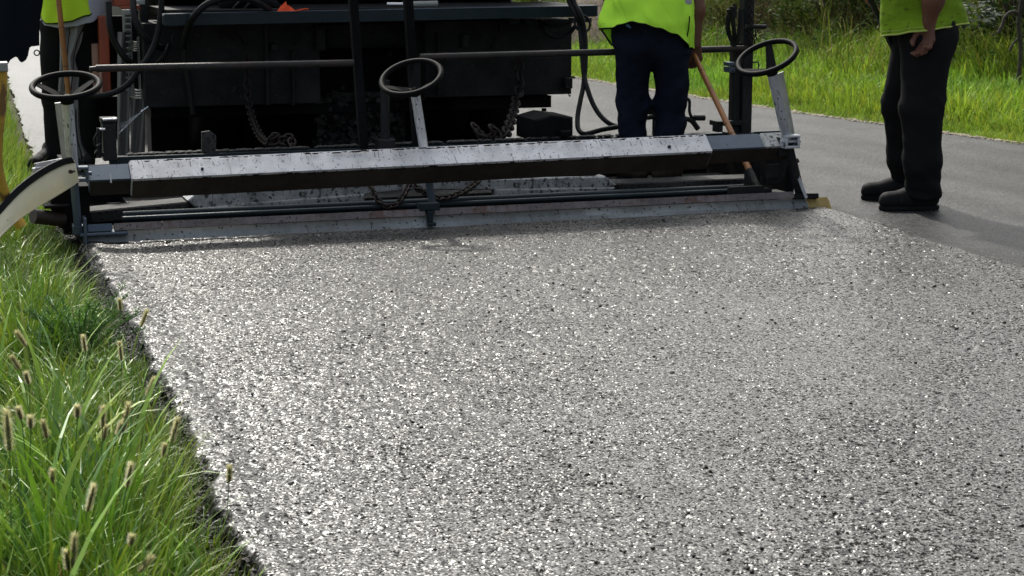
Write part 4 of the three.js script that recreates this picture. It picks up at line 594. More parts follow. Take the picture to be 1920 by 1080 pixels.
  // hoses
  for (const [pts, r] of [[[[203, 5, 2.15], [206, 50, 2.1], [217, 82, 2.1], [236, 110, 2.1], [252, 121, 2.15], [258, 124, 2.2]], 0.017], [[[249, -20, 2.2], [252, 30, 2.1], [263, 58, 2.08], [279, 77, 2.08], [296, 87, 2.12], [306, 90, 2.2]], 0.017], [[[303, -20, 2.0], [302, 25, 2.0], [294, 70, 2.0], [281, 102, 1.98], [262, 128, 1.95], [246, 152, 1.95], [222, 170, 1.95], [192, 179, 1.95], [165, 178, 2.0]], 0.016], [[[317, 85, 2.15], [311, 98, 2.12], [302, 112, 2.12], [291, 122, 2.2]], 0.014], [[[345, 88, 2.0], [349, 62, 1.85], [364, 30, 1.72], [388, 8, 1.7], [425, -4, 1.7], [470, 0, 1.75], [505, 18, 1.9]], 0.017], [[[346, 85, 2.15], [347, 120, 2.15], [356, 170, 2.15], [362, 215, 2.15]], 0.014], [[[1012, 42, 2.1], [1024, 62, 2.05], [1045, 70, 2.05], [1066, 64, 2.05], [1078, 50, 2.05]], 0.012], [[[1010, 38, 2.15], [1030, 48, 2.08], [1060, 46, 2.08], [1078, 38, 2.08]], 0.009], [[[935, 47, 2.15], [936, 58, 2.1], [928, 75, 2.1], [920, 90, 2.15]], 0.006], [[[437, 62, 2.15], [449, 68, 2.1], [456, 80, 2.12]], 0.009]]) part('hose', [tube(P3(pts), r, 60, 10)], mat.hose, truck);
  // twin hydraulic hoses looping down to the spreader frame
  part('hydraulic_hose', [tube(P3([[1058, -30, 1.7], [1068, 5, 1.65], [1080, 28, 1.6], [1087, 50, 1.6], [1091, 90, 1.55], [1095, 140, 1.5], [1101, 165, 1.45], [1112, 195, 1.4], [1126, 217, 1.35], [1145, 233, 1.3], [1170, 240, 1.3]]), 0.013, 90, 10)], mat.hose, truck);
  part('hydraulic_hose', [tube(P3([[1066, -30, 1.68], [1077, 5, 1.63], [1088, 26, 1.58], [1096, 60, 1.58], [1098, 110, 1.53], [1094, 160, 1.48], [1088, 190, 1.43], [1083, 220, 1.38], [1085, 243, 1.32], [1095, 251, 1.28], [1130, 243, 1.26], [1170, 236, 1.26]]), 0.013, 90, 10)], mat.hose, truck);
  each('hose_ring', [ringTorus(mp(1092, 44, 1.62), V(0.1, 0.35, 1), 0.045, 0.007), ringTorus(mp(338, 74, 2.15), V(0, 0.1, 1), 0.042, 0.005), ringTorus(mp(549, 66, 2.2), V(0, 0.1, 1), 0.045, 0.006), ringTorus(mp(890, 62, 2.14), V(0, 0.1, 1), 0.03, 0.005)], mat.dark, truck);
  each('hook_plate', [pbox(510, 82, 522, 96, 2.15, 2.25), pbox(868, 64, 880, 90, 2.12, 2.2), pbox(954, 38, 976, 46, 2.0, 2.1), pbox(985, 36, 1002, 46, 2.0, 2.1), pbox(1075, 34, 1110, 42, 1.72, 1.8), rod(mp(729, 102, 2.7), mp(731, 102, 2.6), 0.014)], mat.dark, truck);
  // fine water jet
  const noz = part('spray_nozzle', [rod(mp(278, 200, 2.2), mp(267, 208, 2.2), 0.004), rod(mp(268, 207, 2.2), mp(265, 210, 2.2), 0.006)], mat.chrome, truck);
  const dr = []; { const a = mp(265, 210, 2.2), R2 = rng(3); for (let i = 0; i < 150; i++) { const f = R2(), e = mp(219.5 + 3 * R2(), f < 0.45 ? 250 + 3 * R2() : lerp(234, 251, R2()), 2.2), t0 = R2() * 0.8, t1 = t0 + 0.05 + 0.16 * R2(), p = a.clone().lerp(e, t0), q = a.clone().lerp(e, Math.min(1, t1)); p.z += 0.01 * (R2() - 0.5); dr.push(rod(p, q, 0.0004, 0.0003, 4)); } }
  const wj = part('water_spray', dr, mat.water, noz); wj.userData.kind = 'stuff';
}
// things lying on the truck's deck
{
  const rag = machine('orange_rag', 'crumpled bright orange rag lying on the blue cross beam', 'rag'); const c = mp(536, 17, 1.9);
  part('cloth', loft(26, 8, (u, v) => { const a = u * 6.283, r = (1 - v) * 0.06 * (1 + 0.5 * (vn(a * 1.5 + 3, v * 3) - 0.5)) + 0.002; return V(c.x + Math.cos(a) * r * 1.1, c.y - 0.03 + v * 0.055 * (0.6 + 0.8 * vn(Math.cos(a) * 2 + 4, Math.sin(a) * 2 + v * 4)), c.z + Math.sin(a) * r * 0.7); }, 0.002), mat.orangeCloth, rag);
  const tail = mp(560, 18.5, 1.88); part('string', [tube([c.clone().add(V(-0.05, -0.025, 0.02)), c.clone().add(V(0.0, -0.022, 0.05)), tail.clone().add(V(0, 0.0, 0.02)), mp(578, 18, 1.86).add(V(0, 0.004, 0))], 0.004)], mat.orangeCloth, rag);
  const bag = machine('black_bag', 'black tool bag with straps on the deck behind the cross beam', 'bag');
  { const b0 = mp(420, 18, 2.05), b1 = mp(520, 18, 2.05); part('body', blob([cap(b0.clone().add(V(0.02, 0.03, 0)), b0.clone().lerp(b1, 0.45).add(V(0, 0.075, 0)), 0.05, 0.06), cap(b0.clone().lerp(b1, 0.45).add(V(0, 0.07, 0)), b1.clone().add(V(-0.02, 0.02, 0)), 0.06, 0.035)], 0.04, 0.012), mat.darkest, bag); each('strap', [tube([mp(432, 22, 1.98), mp(446, 6, 1.97), mp(458, -6, 1.99)], 0.006), tube([mp(452, 22, 1.98), mp(468, 6, 1.97), mp(482, -8, 1.99)], 0.006)], mat.grime, bag); }
  const pole = machine('pole_end', 'pale grey broom pole lying along the deck behind the posts', 'pole'); part('pole', [rod(mp(755, 8, 2.0), mp(820, 7, 2.0), 0.015, 0.017)], mat.grey, pole); part('ferrule', [rod(mp(725, 8, 2.0), mp(755, 8, 2.0), 0.011)], mat.chrome, pole);
}
// chains, each link its own piece
function chain(label, pts, n, R = 0.017, r = 0.0055) {
  const t = machine('chain', label, 'chain'), c = new THREE.CatmullRomCurve3(P3(pts)), g = new THREE.TorusGeometry(R, r, 7, 14); g.scale(1, 1.45, 1); metric(g);
  for (let k = 0; k < n; k++) { const u = (k + 0.5) / n, p = c.getPointAt(u), d = c.getTangentAt(u), m = new THREE.Mesh(g, mat.chain); m.name = 'link'; m.castShadow = m.receiveShadow = true; m.position.copy(p); m.quaternion.setFromUnitVectors(V(0, 1, 0), d).multiply(new THREE.Quaternion().setFromAxisAngle(V(0, 1, 0), (k % 2) * 1.57 + 0.4)); t.add(m); }
}
chain('chain hanging from the left black panel into a heap on the frame', [[463, 100, 2.1], [463, 150, 2.05], [467, 195, 1.95], [478, 235, 1.7], [494, 262, 1.4], [512, 268, 1.2], [528, 262, 1.2], [542, 258, 1.18], [548, 268, 1.15], [549, 284, 1.12]], 34);
chain('loose chain end heaped on the frame beneath the left black panel', [[503, 272, 1.22], [510, 258, 1.2], [518, 255, 1.2], [522, 268, 1.2], [532, 272, 1.18]], 9, 0.014);
chain('heavy chain hanging from the right black panel down to the frame', [[972, 118, 2.1], [974, 160, 2.0], [967, 190, 1.85], [962, 215, 1.6], [955, 235, 1.4], [946, 256, 1.2]], 17, 0.026, 0.009);
chain('tangled chain end on the frame beside the heavy chain', [[888, 235, 1.25], [897, 248, 1.22], [905, 256, 1.2], [918, 258, 1.18], [926, 245, 1.17], [922, 240, 1.17], [934, 254, 1.16], [933, 272, 1.12]], 15, 0.017);
chain('rusty chain sagging in a loop under the beam left of the middle column', [[690, 342, 0.3], [699, 358, 0.24], [710, 378, 0.2], [725, 387, 0.18], [741, 385, 0.18], [754, 370, 0.2], [764, 352, 0.25], [770, 340, 0.3]], 22, 0.0125, 0.0042);
chain('rusty chain sagging behind the middle column up to the bright screed', [[772, 340, 0.28], [782, 352, 0.24], [796, 360, 0.22], [820, 371, 0.2], [845, 369, 0.2], [868, 360, 0.22], [884, 350, 0.26], [898, 338, 0.3]], 25, 0.0125, 0.0042);

// ---------- people ----------
function shoe(parent, name, ankle, heading, m, s = 1, boot = 0) {       // ankle: point on the ground under the heel
  const q = new THREE.Quaternion().setFromUnitVectors(V(1, 0, 0), heading.clone().normalize()), put = (g) => { g.scale(s, s, s); g.applyQuaternion(q); g.translate(ankle.x, ankle.y, ankle.z); return g; };
  const up = blob([cap(V(0.042, 0.05, 0), V(0.13, 0.052, 0), 0.045, 0.043), cap(V(0.12, 0.05, 0), V(0.238, 0.043, 0), 0.045, 0.042), cap(V(0.05, 0.06, 0), V(0.055, 0.115 + boot, 0), 0.045, 0.048), cap(V(0.06, 0.09, 0), V(0.15, 0.06, 0), 0.036, 0.03)], 0.03, 0.006, { cut: (x, y) => 0.02 - y, noise: (x, y, z) => 0.003 * (vn(x * 40, y * 60, z * 30) - 0.5) });
  const o = part(name, put(up), m, parent);
  const sh = new THREE.Shape(); sh.moveTo(0, -0.03); sh.bezierCurveTo(0.05, -0.045, 0.1, -0.03, 0.19, -0.05); sh.bezierCurveTo(0.27, -0.05, 0.29, -0.02, 0.28, 0.01); sh.bezierCurveTo(0.26, 0.045, 0.2, 0.05, 0.15, 0.042); sh.bezierCurveTo(0.1, 0.035, 0.05, 0.045, 0.0, 0.03); sh.bezierCurveTo(-0.015, 0.02, -0.015, -0.02, 0, -0.03);
  const sg = new THREE.ExtrudeGeometry(sh, { depth: 0.016, bevelEnabled: true, bevelSize: 0.003, bevelThickness: 0.003, bevelSegments: 2 }); sg.rotateX(-Math.PI / 2); sg.scale(0.955, 0.9, 0.86); sg.translate(0.006, 0.004, 0); part('sole', put(metric(sg)), mat.rubber, o);
  const lg = []; for (let k = 0; k < 4; k++) { const x = 0.115 + k * 0.017, y = 0.098 - k * 0.008; lg.push(tube([V(x, y - 0.012, -0.024), V(x + 0.006, y + 0.003, -0.006), V(x, y + 0.003, 0.008), V(x + 0.004, y - 0.012, 0.024)], 0.0024, 10, 5)); } lg.push(tube([V(0.112, 0.1, 0), V(0.095, 0.112, 0.018), V(0.112, 0.106, 0.026), V(0.125, 0.095, 0.034)], 0.0022, 12, 5)); part('lace', put(M(lg)), mat.dark, o);
}
function headPrims(c, f) { const s = V(f.z, 0, -f.x), at = (a, b, d) => c.clone().addScaledVector(f, a).add(V(0, b, 0)).addScaledVector(s, d); return [cap(at(-0.025, 0.03, 0), at(0.015, 0.03, 0), 0.088, 0.082), cap(at(0.03, -0.03, 0), at(0.055, -0.085, 0), 0.062, 0.034), cap(at(0.088, 0.0, 0), at(0.108, -0.03, 0), 0.009, 0.014), cap(at(-0.005, -0.005, 0.082), at(-0.012, -0.04, 0.08), 0.014, 0.009), cap(at(-0.005, -0.005, -0.082), at(-0.012, -0.04, -0.08), 0.014, 0.009), cap(at(0.075, 0.022, 0.03), at(0.075, 0.022, -0.03), 0.014), cap(at(0.082, -0.058, 0.02), at(0.082, -0.058, -0.02), 0.009)]; }
function head(p, c, f) {
  const s = V(f.z, 0, -f.x), at = (a, b, d) => c.clone().addScaledVector(f, a).add(V(0, b, 0)).addScaledVector(s, d);
  part('hair', blob([cap(at(-0.035, 0.045, 0), at(0.012, 0.058, 0), 0.09, 0.082), cap(at(-0.05, 0.0, 0), at(-0.045, -0.04, 0), 0.075, 0.055)], 0.03, 0.008, { noise: (x, y, z) => 0.006 * (vn(x * 60, y * 60, z * 60) - 0.5) }), mat.hair, p);
  const eg = []; for (const d of [0.031, -0.031]) { const g = new THREE.SphereGeometry(0.011, 12, 8), e = at(0.078, 0.003, d); g.translate(e.x, e.y, e.z); eg.push(g); } part('eyes', eg, mat.rubber, p);
}
const fold = (a, fy, fx) => (x, y, z) => a * (vn(x * fx, y * fy, z * fx) - 0.5) + a * 0.5 * (vn(x * fx * 2 + 5, y * fy * 2.3 + z * 8, z * fx * 2) - 0.5);
const byX = (pts) => (x) => { if (x <= pts[0][0]) return pts[0][1]; for (let i = 1; i < pts.length; i++) if (x <= pts[i][0]) return lerp(pts[i - 1][1], pts[i][1], sm((x - pts[i - 1][0]) / (pts[i][0] - pts[i - 1][0]))); return pts[pts.length - 1][1]; };

// the worker at the right: lime shirt, black trousers, seen from his left side
{
  const G = ground(1705, 391), L = (px, py, dz) => atD(px, py, -(G.z + dz)).sub(G), p = thing('person', 'person in dirty lime safety shirt and baggy black trousers, standing at the right', 'person', G.toArray());
  const farG = ground(1690, 374).sub(G), shN = L(1757, -150, 0.17), shF = L(1735, -150, -0.17), elN = L(1757, -40, 0.25), wrN = L(1741, 42, 0.21), elF = L(1712, -55, -0.22), wrF = L(1692, 20, -0.16), hc = L(1722, -272, 0);
  const body = [cap(L(1740, 50, 0.08), L(1740, 50, -0.08), 0.11), cap(L(1745, -20, 0), L(1745, -110, 0), 0.14, 0.15), cap(shN, shF, 0.06), cap(L(1742, -170, 0), L(1728, -240, 0), 0.06, 0.055), ...headPrims(hc, V(-1, 0, 0)), cap(shN, elN, 0.058, 0.046), cap(elN, L(1750, 0, 0.235), 0.048, 0.044), cap(L(1750, 0, 0.235), wrN, 0.044, 0.032), cap(shF, elF, 0.055, 0.045), cap(elF, wrF, 0.044, 0.03), cap(L(1742, 60, 0.09), L(1728, 200, 0.09), 0.08, 0.055), cap(L(1728, 200, 0.09), L(1737, 366, 0.04), 0.055, 0.036), cap(L(1735, 60, -0.09), L(1692, 195, -0.2), 0.08, 0.055), cap(L(1692, 195, -0.2), V(farG.x + 0.025, 0.09, farG.z), 0.055, 0.036)];
  const hn = handPrims(wrN, V(-0.05, -1, 0.02), V(-0.75, 0, -0.6), V(-0.6, 0, -0.75), [0.4, 0.75, 0.5], 0.02, 1.0), hf = handPrims(wrF, V(-0.9, -0.35, 0.1), V(0.2, -0.9, 0.3), V(-0.2, 0.2, 1), [1.0, 1.2, 0.8], 0.02);
  part('body', [blob(body, 0.04, 0.011), blob([cap(L(1745, 22, 0.222), wrN, 0.038, 0.031), cap(wrN, wrN.clone().add(V(0, -0.02, 0)), 0.031, 0.026), ...hn], 0.012, 0.004), blob(hf, 0.012, 0.004)], mat.skin, p);
  head(p, hc, V(-1, 0, 0));
  const fn = fold(0.013, 11, 9);
  part('trousers', blob([cap(L(1744, 66, 0.07), L(1742, 66, -0.075), 0.128), cap(L(1742, 20, 0.05), L(1740, 20, -0.05), 0.12), cap(L(1738, 75, 0.09), L(1729, 195, 0.10), 0.125, 0.096), cap(L(1729, 195, 0.10), L(1730, 300, 0.09), 0.096, 0.086), cap(L(1730, 300, 0.09), L(1731, 372, 0.06), 0.084, 0.082), cap(L(1722, 75, -0.08), L(1690, 190, -0.20), 0.12, 0.088), cap(L(1690, 190, -0.20), L(1697, 290, -0.27), 0.086, 0.08), cap(L(1697, 290, -0.27), L(1703, 352, -0.31), 0.08, 0.075)], 0.035, 0.011, { noise: (x, y, z) => fn(x, y, z) * (y < 0.25 ? 1.3 : 1) + 0.004 * Math.sin(y * 70 + x * 60 + vn(x * 9, y * 9, z * 9) * 9) * (sstep(0.28, 0.08, y) + sstep(0.12, 0.0, Math.abs(y - 0.5)) * 0.6), cut: (x, y, z) => Math.max((z < -0.1 ? 0.085 : 0.055) - y, y - 0.9) }), mat.trouserBlack, p);
  const sx = byX([[1650, 68], [1680, 65], [1720, 59], [1770, 51], [1812, 44]]);
  const rings = [[-170, 1668, 1790, 0.20], [-60, 1656, 1803, 0.20], [0, 1653, 1803, 0.205], [45, 1652, 1811, 0.215], [75, 1653, 1813, 0.22]];
  const shirt = (g, top) => (u, v) => { const a = u * 6.2832 + Math.PI, ca = Math.cos(a), sa = Math.sin(a); const pxe = 1732 + 80 * ca, hem = sx(pxe) + (sa < 0 ? -10 : 0); const y = lerp(hem, top, v); let k = 1; while (k < rings.length - 1 && y > rings[k][0]) k++; const A = rings[k - 1], B = rings[k], t = clamp((y - A[0]) / (B[0] - A[0])), xl = lerp(A[1], B[1], t), xr = lerp(A[2], B[2], t), b = lerp(A[3], B[3], t), f = 1 + 0.06 * Math.sin(a * 5 + y * 0.02) * (0.3 + t * 0.4) + 0.09 * (vn(a * 3, y * 0.035, 3) - 0.5) + g; const px = (xl + xr) / 2 + (xr - xl) / 2 * Math.sign(ca) * Math.pow(Math.abs(ca), 0.8) * f; return L(px, y, b * sa * f); };
  const sh = part('shirt', loft(84, 34, shirt(0, -170), 0.004), mat.shirtDirty, p);
  const hemPts = (dv) => Array.from({ length: 60 }, (_, i) => shirt(0.012, -170)(i / 60, dv)); part('hem', [tube(hemPts(0.0), 0.0045, 160, 6, true), tube(hemPts(0.03), 0.0018, 160, 5, true)], mat.trim, sh);
  part('front_edge', [tube(Array.from({ length: 12 }, (_, i) => shirt(0.015, -170)(0.003, i / 12)), 0.005, 40, 6)], mat.trim, sh);
  part('sleeve', [...loft(28, 8, (u, v) => { const c = shN.clone().lerp(elN, v * 0.75 - 0.1), a = u * 6.283; return c.add(V(Math.cos(a) * 0.088, 0.0, Math.sin(a) * 0.09)); }, 0.004), ...loft(28, 8, (u, v) => { const c = shF.clone().lerp(elF, v * 0.75 - 0.1), a = u * 6.283; return c.add(V(Math.cos(a) * 0.085, 0.0, Math.sin(a) * 0.085)); }, 0.004)], mat.shirtDirty, p);
  shoe(p, 'shoe', L(1757, 391, 0.03).setY(0.002), V(-1, 0, 0.12), mat.shoe, 1.0, 0.035); shoe(p, 'shoe', V(farG.x + 0.075, 0.002, farG.z), V(-1, 0, 0.05), mat.shoe, 0.98, 0.035);
  const tool = thing('hand_tool', 'wood and black handled tool held in front of the lime shirted worker', 'tool'); const d = -(G.z - 0.12);
  part('handle', [rod(atD(1592, -40, d), atD(1683, 64, d), 0.0125)], mat.wood, tool); part('grip', [bar(atD(1626, -12, d - 0.03), atD(1668, 72, d - 0.02), 0.028, 0.022), bar(atD(1662, 62, d - 0.02), atD(1684, 108, d), 0.03, 0.02)], mat.rubber, tool);
}
// the worker in the middle: lime vest, navy trousers, seen from behind on the walk plank
{
  const G = toWorld(V(2.815, 0.058, -0.80)), L = (px, py, dz) => atD(px, py, -(G.z + dz)).sub(G), p = thing('person', 'person in lime safety vest and navy trousers seen from behind on the spreader box', 'person', G.toArray());
  const wr = L(1304, 84, -0.10), el = L(1306, -35, -0.13), shR = L(1288, -120, -0.2), shL = L(1150, -120, -0.2), elL = L(1128, -40, -0.3), wrL = L(1150, 20, -0.5), hc = L(1215, -205, -0.36), fw = V(-0.1, 0, -1).normalize();
  const body = [cap(L(1192, 80, -0.02), L(1252, 80, -0.02), 0.085), cap(L(1220, 40, -0.05), L(1218, -90, -0.18), 0.13, 0.14), cap(shL, shR, 0.06), cap(L(1218, -130, -0.22), L(1216, -180, -0.32), 0.055, 0.05), ...headPrims(hc, fw), cap(shR, el, 0.05, 0.04), cap(el, L(1306, 20, -0.11), 0.04, 0.038), cap(L(1306, 20, -0.11), wr, 0.037, 0.026), cap(shL, elL, 0.05, 0.04), cap(elL, wrL, 0.038, 0.027), cap(L(1190, 100, 0), L(1188, 190, -0.03), 0.07, 0.05), cap(L(1188, 190, -0.03), L(1195, 318, 0), 0.05, 0.038), cap(L(1256, 100, 0), L(1257, 190, -0.03), 0.07, 0.05), cap(L(1257, 190, -0.03), L(1242, 318, 0), 0.05, 0.038)];
  const h = handPrims(wr, V(0.02, -1, -0.1), V(-0.35, -0.1, -0.9), V(-1, -0.1, 0.25), [0.75, 1.25, 0.7], 0.015, 0.92), h2 = handPrims(wrL, V(0.3, -0.8, -0.4), V(0.5, 0, -0.8), V(0.6, 0, 0.3), [0.8, 1.0, 0.6], 0.02, 0.92);
  part('body', [blob(body, 0.035, 0.011), blob([cap(L(1305, 40, -0.107), wr, 0.034, 0.027), ...h], 0.011, 0.004), blob(h2, 0.011, 0.004)], mat.skin, p); head(p, hc, fw);
  const fn = fold(0.022, 8, 8);
  part('trousers', blob([cap(L(1188, 70, -0.02), L(1255, 72, -0.02), 0.104), cap(L(1190, 85, 0.0), L(1256, 88, 0.0), 0.104), cap(L(1190, 35, -0.03), L(1250, 35, -0.03), 0.11), cap(L(1186, 105, 0.0), L(1187, 188, -0.02), 0.088, 0.079), cap(L(1187, 188, -0.02), L(1189, 250, 0.0), 0.079, 0.067), cap(L(1189, 250, 0), L(1194, 312, 0.0), 0.068, 0.066), cap(L(1256, 105, 0.0), L(1259, 188, -0.02), 0.09, 0.08), cap(L(1259, 188, -0.02), L(1252, 250, 0.0), 0.08, 0.076), cap(L(1252, 250, 0), L(1243, 312, 0.0), 0.076, 0.068)], 0.02, 0.010, { noise: (x, y, z) => fn(x, y, z) + 0.010 * (vn(x * 26 - y * 12, y * 30, z * 24) - 0.5) + 0.007 * Math.sin(y * 38 - x * 22 + vn(x * 9, y * 9, z * 9) * 6) * sstep(0.55, 0.2, y), cut: (x, y) => Math.max(0.045 - y, y - 0.92) }), mat.trouserNavy, p);
  part('shirt_tail', blob([cap(L(1176, 47, 0.085), L(1182, 52, 0.09), 0.008, 0.004)], 0.01, 0.003), std({ color: lc(0.12, 0.22, 0.42), roughness: 0.8 }), p);
  const back = byX([[1128, 54], [1148, 53], [1158, 47], [1183, 41], [1205, 45], [1232, 53], [1265, 64], [1297, 90]]);
  const rings = [[-130, 1140, 1288, 0.13, -0.22], [-60, 1142, 1290, 0.15, -0.14], [0, 1137, 1297, 0.155, -0.06], [45, 1128, 1300, 0.165, -0.01], [95, 1130, 1301, 0.17, 0.0]];
  const vest = (g) => (u, v) => { const a = u * 6.2832 - Math.PI / 2, ca = Math.cos(a), sa = Math.sin(a); const hem = sa > -0.12 ? back(1214 + 86 * ca) : ca < 0 ? 84 : 92; const y = lerp(hem, -130, v); let k = 1; while (k < rings.length - 1 && y > rings[k][0]) k++; const A = rings[k - 1], B = rings[k], t = clamp((y - A[0]) / (B[0] - A[0])), xl = lerp(A[1], B[1], t), xr = lerp(A[2], B[2], t), f = 1 + 0.022 * Math.sin(a * 13 + y * 0.045 + 4 * vn(a * 2, y * 0.03, 2)) * sstep(-60, 60, y) + 0.035 * Math.sin(a * 4 + 1 + y * 0.03) + 0.14 * (vn(a * 2.5, y * 0.03, 7) - 0.5) + 0.06 * (vn(a * 8 + y * 0.05, y * 0.03, 9) - 0.5) + g; const tuck = sa < -0.12 && ca < 0 ? 0.84 : 1; return L((xl + xr) / 2 + (xr - xl) / 2 * ca * tuck * f, y, lerp(A[4], B[4], t) + lerp(A[3], B[3], t) * sa * f); };
  const vs = part('vest', loft(110, 44, vest(0), 0.003), mat.vestLime, p);
  part('binding', [tube(Array.from({ length: 110 }, (_, i) => vest(0.006)(i / 110, 0)), 0.0048, 260, 6, true), tube([[1293, 30], [1292, 45], [1290, 60], [1286, 76]].map(([x, y]) => L(x, y, 0.075)), 0.0035, 16, 6)], mat.binding, vs);
  part('sleeve', [...loft(24, 10, (u, v) => { const c = shR.clone().lerp(el, v * 0.95 - 0.1), a = u * 6.283; return c.add(V(Math.cos(a) * 0.07, 0, Math.sin(a) * 0.075)); }, 0.003), ...loft(24, 10, (u, v) => { const c = shL.clone().lerp(elL, v * 0.9 - 0.1), a = u * 6.283; return c.add(V(Math.cos(a) * 0.07, 0, Math.sin(a) * 0.075)); }, 0.003), blob([cap(L(1276, -30, -0.04), L(1279, 4, -0.02), 0.045, 0.05)], 0.02, 0.012)], mat.shirtGrey, p);
  shoe(p, 'boot', L(1206, 338, 0.10).setY(0.0), V(-0.45, 0, -1), mat.boot, 0.92, 0.03); shoe(p, 'boot', L(1232, 338, 0.12).setY(0.0), V(0.55, 0, -1), mat.boot, 0.92, 0.03);
  const rake = thing('rake', 'wooden handled asphalt rake held by the worker in navy trousers, its end tarred black', 'rake'); const top = atD(1296, 92, -(G.z - 0.13)), tip = toWorld(mp(1424, 358, 0.08)), wet = tip.clone().lerp(top, 0.14);
  part('handle', [rod(wet, top, 0.0145, 0.0135)], mat.wood, rake); part('socket', [rod(tip, wet, 0.017, 0.0155)], mat.grime, rake); const bl = tip.clone(); part('blade', [bar(bl.clone().addScaledVector(U, -0.16), bl.clone().addScaledVector(U, 0.02), 0.02, 0.05)], mat.dark, rake);
}
// the worker at the left: yellow vest over a grey shirt, black trousers
{
  const G = ground(138, 314), L = (px, py, dz) => atD(px, py, -(G.z + dz)).sub(G), p = thing('person', 'person in yellow vest over grey shirt standing at the left steering wheel', 'person', G.toArray());
  const shL = L(80, -160, 0), shR = L(202, -160, 0), elL = L(58, -85, 0.12), elR = L(218, -85, 0.1), wrL = L(86, -52, 0.24), wrR = L(112, -96, 0.24), hc = L(140, -248, 0.03), f = V(-0.1, 0, 1).normalize();
  const body = [cap(L(112, 55, 0), L(154, 55, 0), 0.07), cap(L(138, 10, 0), L(140, -110, 0), 0.13, 0.14), cap(shL, shR, 0.06), cap(L(140, -165, 0), L(140, -215, 0.02), 0.06, 0.055), ...headPrims(hc, f), cap(shL, elL, 0.05, 0.042), cap(elL, wrL, 0.042, 0.03), cap(shR, elR, 0.05, 0.042), cap(elR, wrR, 0.042, 0.03), cap(L(109, 70, 0), L(103, 185, 0), 0.055, 0.045), cap(L(103, 185, 0), L(107, 302, 0), 0.045, 0.034), cap(L(158, 70, 0), L(163, 185, 0), 0.05, 0.04), cap(L(163, 185, 0), L(164, 302, 0), 0.04, 0.034)];
  const hl = handPrims(wrL, V(1, -0.1, 0.2), V(0, 0.2, 1), V(0, 1, 0), [1, 1.2, 0.8]), hr = handPrims(wrR, V(-1, -0.1, 0.2), V(0, 0.2, 1), V(0, 1, 0), [1, 1.2, 0.8]);
  part('body', [blob(body, 0.04, 0.012), blob([cap(elL, wrL, 0.04, 0.03), ...hl], 0.012, 0.005), blob([cap(elR, wrR, 0.04, 0.03), ...hr], 0.012, 0.005)], mat.skin, p); head(p, hc, f);
  const fn = fold(0.02, 8, 8);
  part('trousers', blob([cap(L(108, 50, 0), L(160, 50, 0), 0.10), cap(L(104, 75, 0), L(103, 185, 0.01), 0.082, 0.068), cap(L(103, 185, 0.01), L(108, 300, 0), 0.066, 0.055), cap(L(163, 70, 0), L(161, 130, 0.01), 0.08, 0.058), cap(L(161, 130, 0.01), L(165, 195, 0.01), 0.058, 0.055), cap(L(165, 195, 0.01), L(166, 295, 0), 0.055, 0.05)], 0.02, 0.011, { noise: fn, cut: (x, y) => Math.max(0.05 - y, y - 0.9) }), mat.trouserBlack, p);
  const gc = (pts, dz) => { const c = (k) => new THREE.CatmullRomCurve3(pts.map((q) => V(q[k], q[2], 0))); const a = c(0), b = c(1); return [0, 0.004].map((o) => grid(16, 40, (u, v) => { const A = a.getPoint(v), B = b.getPoint(v), x = lerp(A.x, B.x, u); return L(x, A.y, dz - o + 0.02 * Math.sin(u * 11 + v * 2) * (1 - v * 0.3) - 0.03 * (u - 0.5) ** 2); })); };
  part('apron_cloth', gc([[110, 160, 42], [112, 152, 80], [112, 141, 112], [111, 148, 140], [109, 146, 175], [112, 147, 210], [124, 147, 260], [132, 150, 310]], 0.125), mat.clothGrey, p, 'pale grey cloth hanging between the black trouser legs');
  part('trouser_cuff', gc([[138, 148, 205], [140, 149, 240], [144, 154, 270], [149, 163, 290], [152, 167, 315]], 0.14), mat.clothGrey, p);
  each('cord', [tube([[131, 52], [127, 90], [124, 130], [120, 172]].map(([x, y]) => L(x, y, 0.16)), 0.003, 20, 5), tube([[156, 52], [146, 75], [140, 98], [137, 130], [133, 170]].map(([x, y]) => L(x, y, 0.16)), 0.003, 20, 5)], mat.rubber, p);
  const lv = (rings, hemF, cx, hw, top, amp, seed) => (g) => (u, v) => { const a = u * 6.2832 - Math.PI / 2, ca = Math.cos(a), sa = Math.sin(a), hem = hemF(cx + hw * ca) - (sa < 0 ? 8 : 0), y = lerp(hem, top, v); let k = 1; while (k < rings.length - 1 && y > rings[k][0]) k++; const A = rings[k - 1], B = rings[k], t = clamp((y - A[0]) / (B[0] - A[0])), xl = lerp(A[1], B[1], t), xr = lerp(A[2], B[2], t), f = 1 + amp * (vn(ca * 3 + 5, sa * 3 + y * 0.03, seed) - 0.5) + 0.03 * Math.sin(a * 6 + y * 0.03) + g; return L((xl + xr) / 2 + (xr - xl) / 2 * ca * f, y, sa * lerp(A[3], B[3], t) * f); };
  const shirt = lv([[-165, 88, 196, 0.12], [-60, 78, 202, 0.15], [0, 75, 209, 0.165], [50, 74, 210, 0.165]], byX([[72, 36], [82, 48], [110, 52], [140, 49], [165, 43], [200, 26], [214, 4]]), 141, 70, -160, 0.09, 3);
  part('shirt', loft(80, 30, shirt(0), 0.003), mat.shirtGrey, p);
  const vest = lv([[-165, 86, 194, 0.13], [-60, 76, 196, 0.163], [0, 71, 200, 0.18], [50, 73, 203, 0.18]], byX([[70, 24], [78, 38], [88, 44], [104, 44], [125, 41], [165, 29], [188, 15], [203, -4]]), 137, 66, -160, 0.10, 5);
  const vs = part('vest', loft(90, 34, vest(0.02), 0.003), mat.vestYellow, p); part('binding', [tube(Array.from({ length: 80 }, (_, i) => vest(0.026)(i / 80, 0)), 0.004, 200, 6, true)], mat.binding, vs);
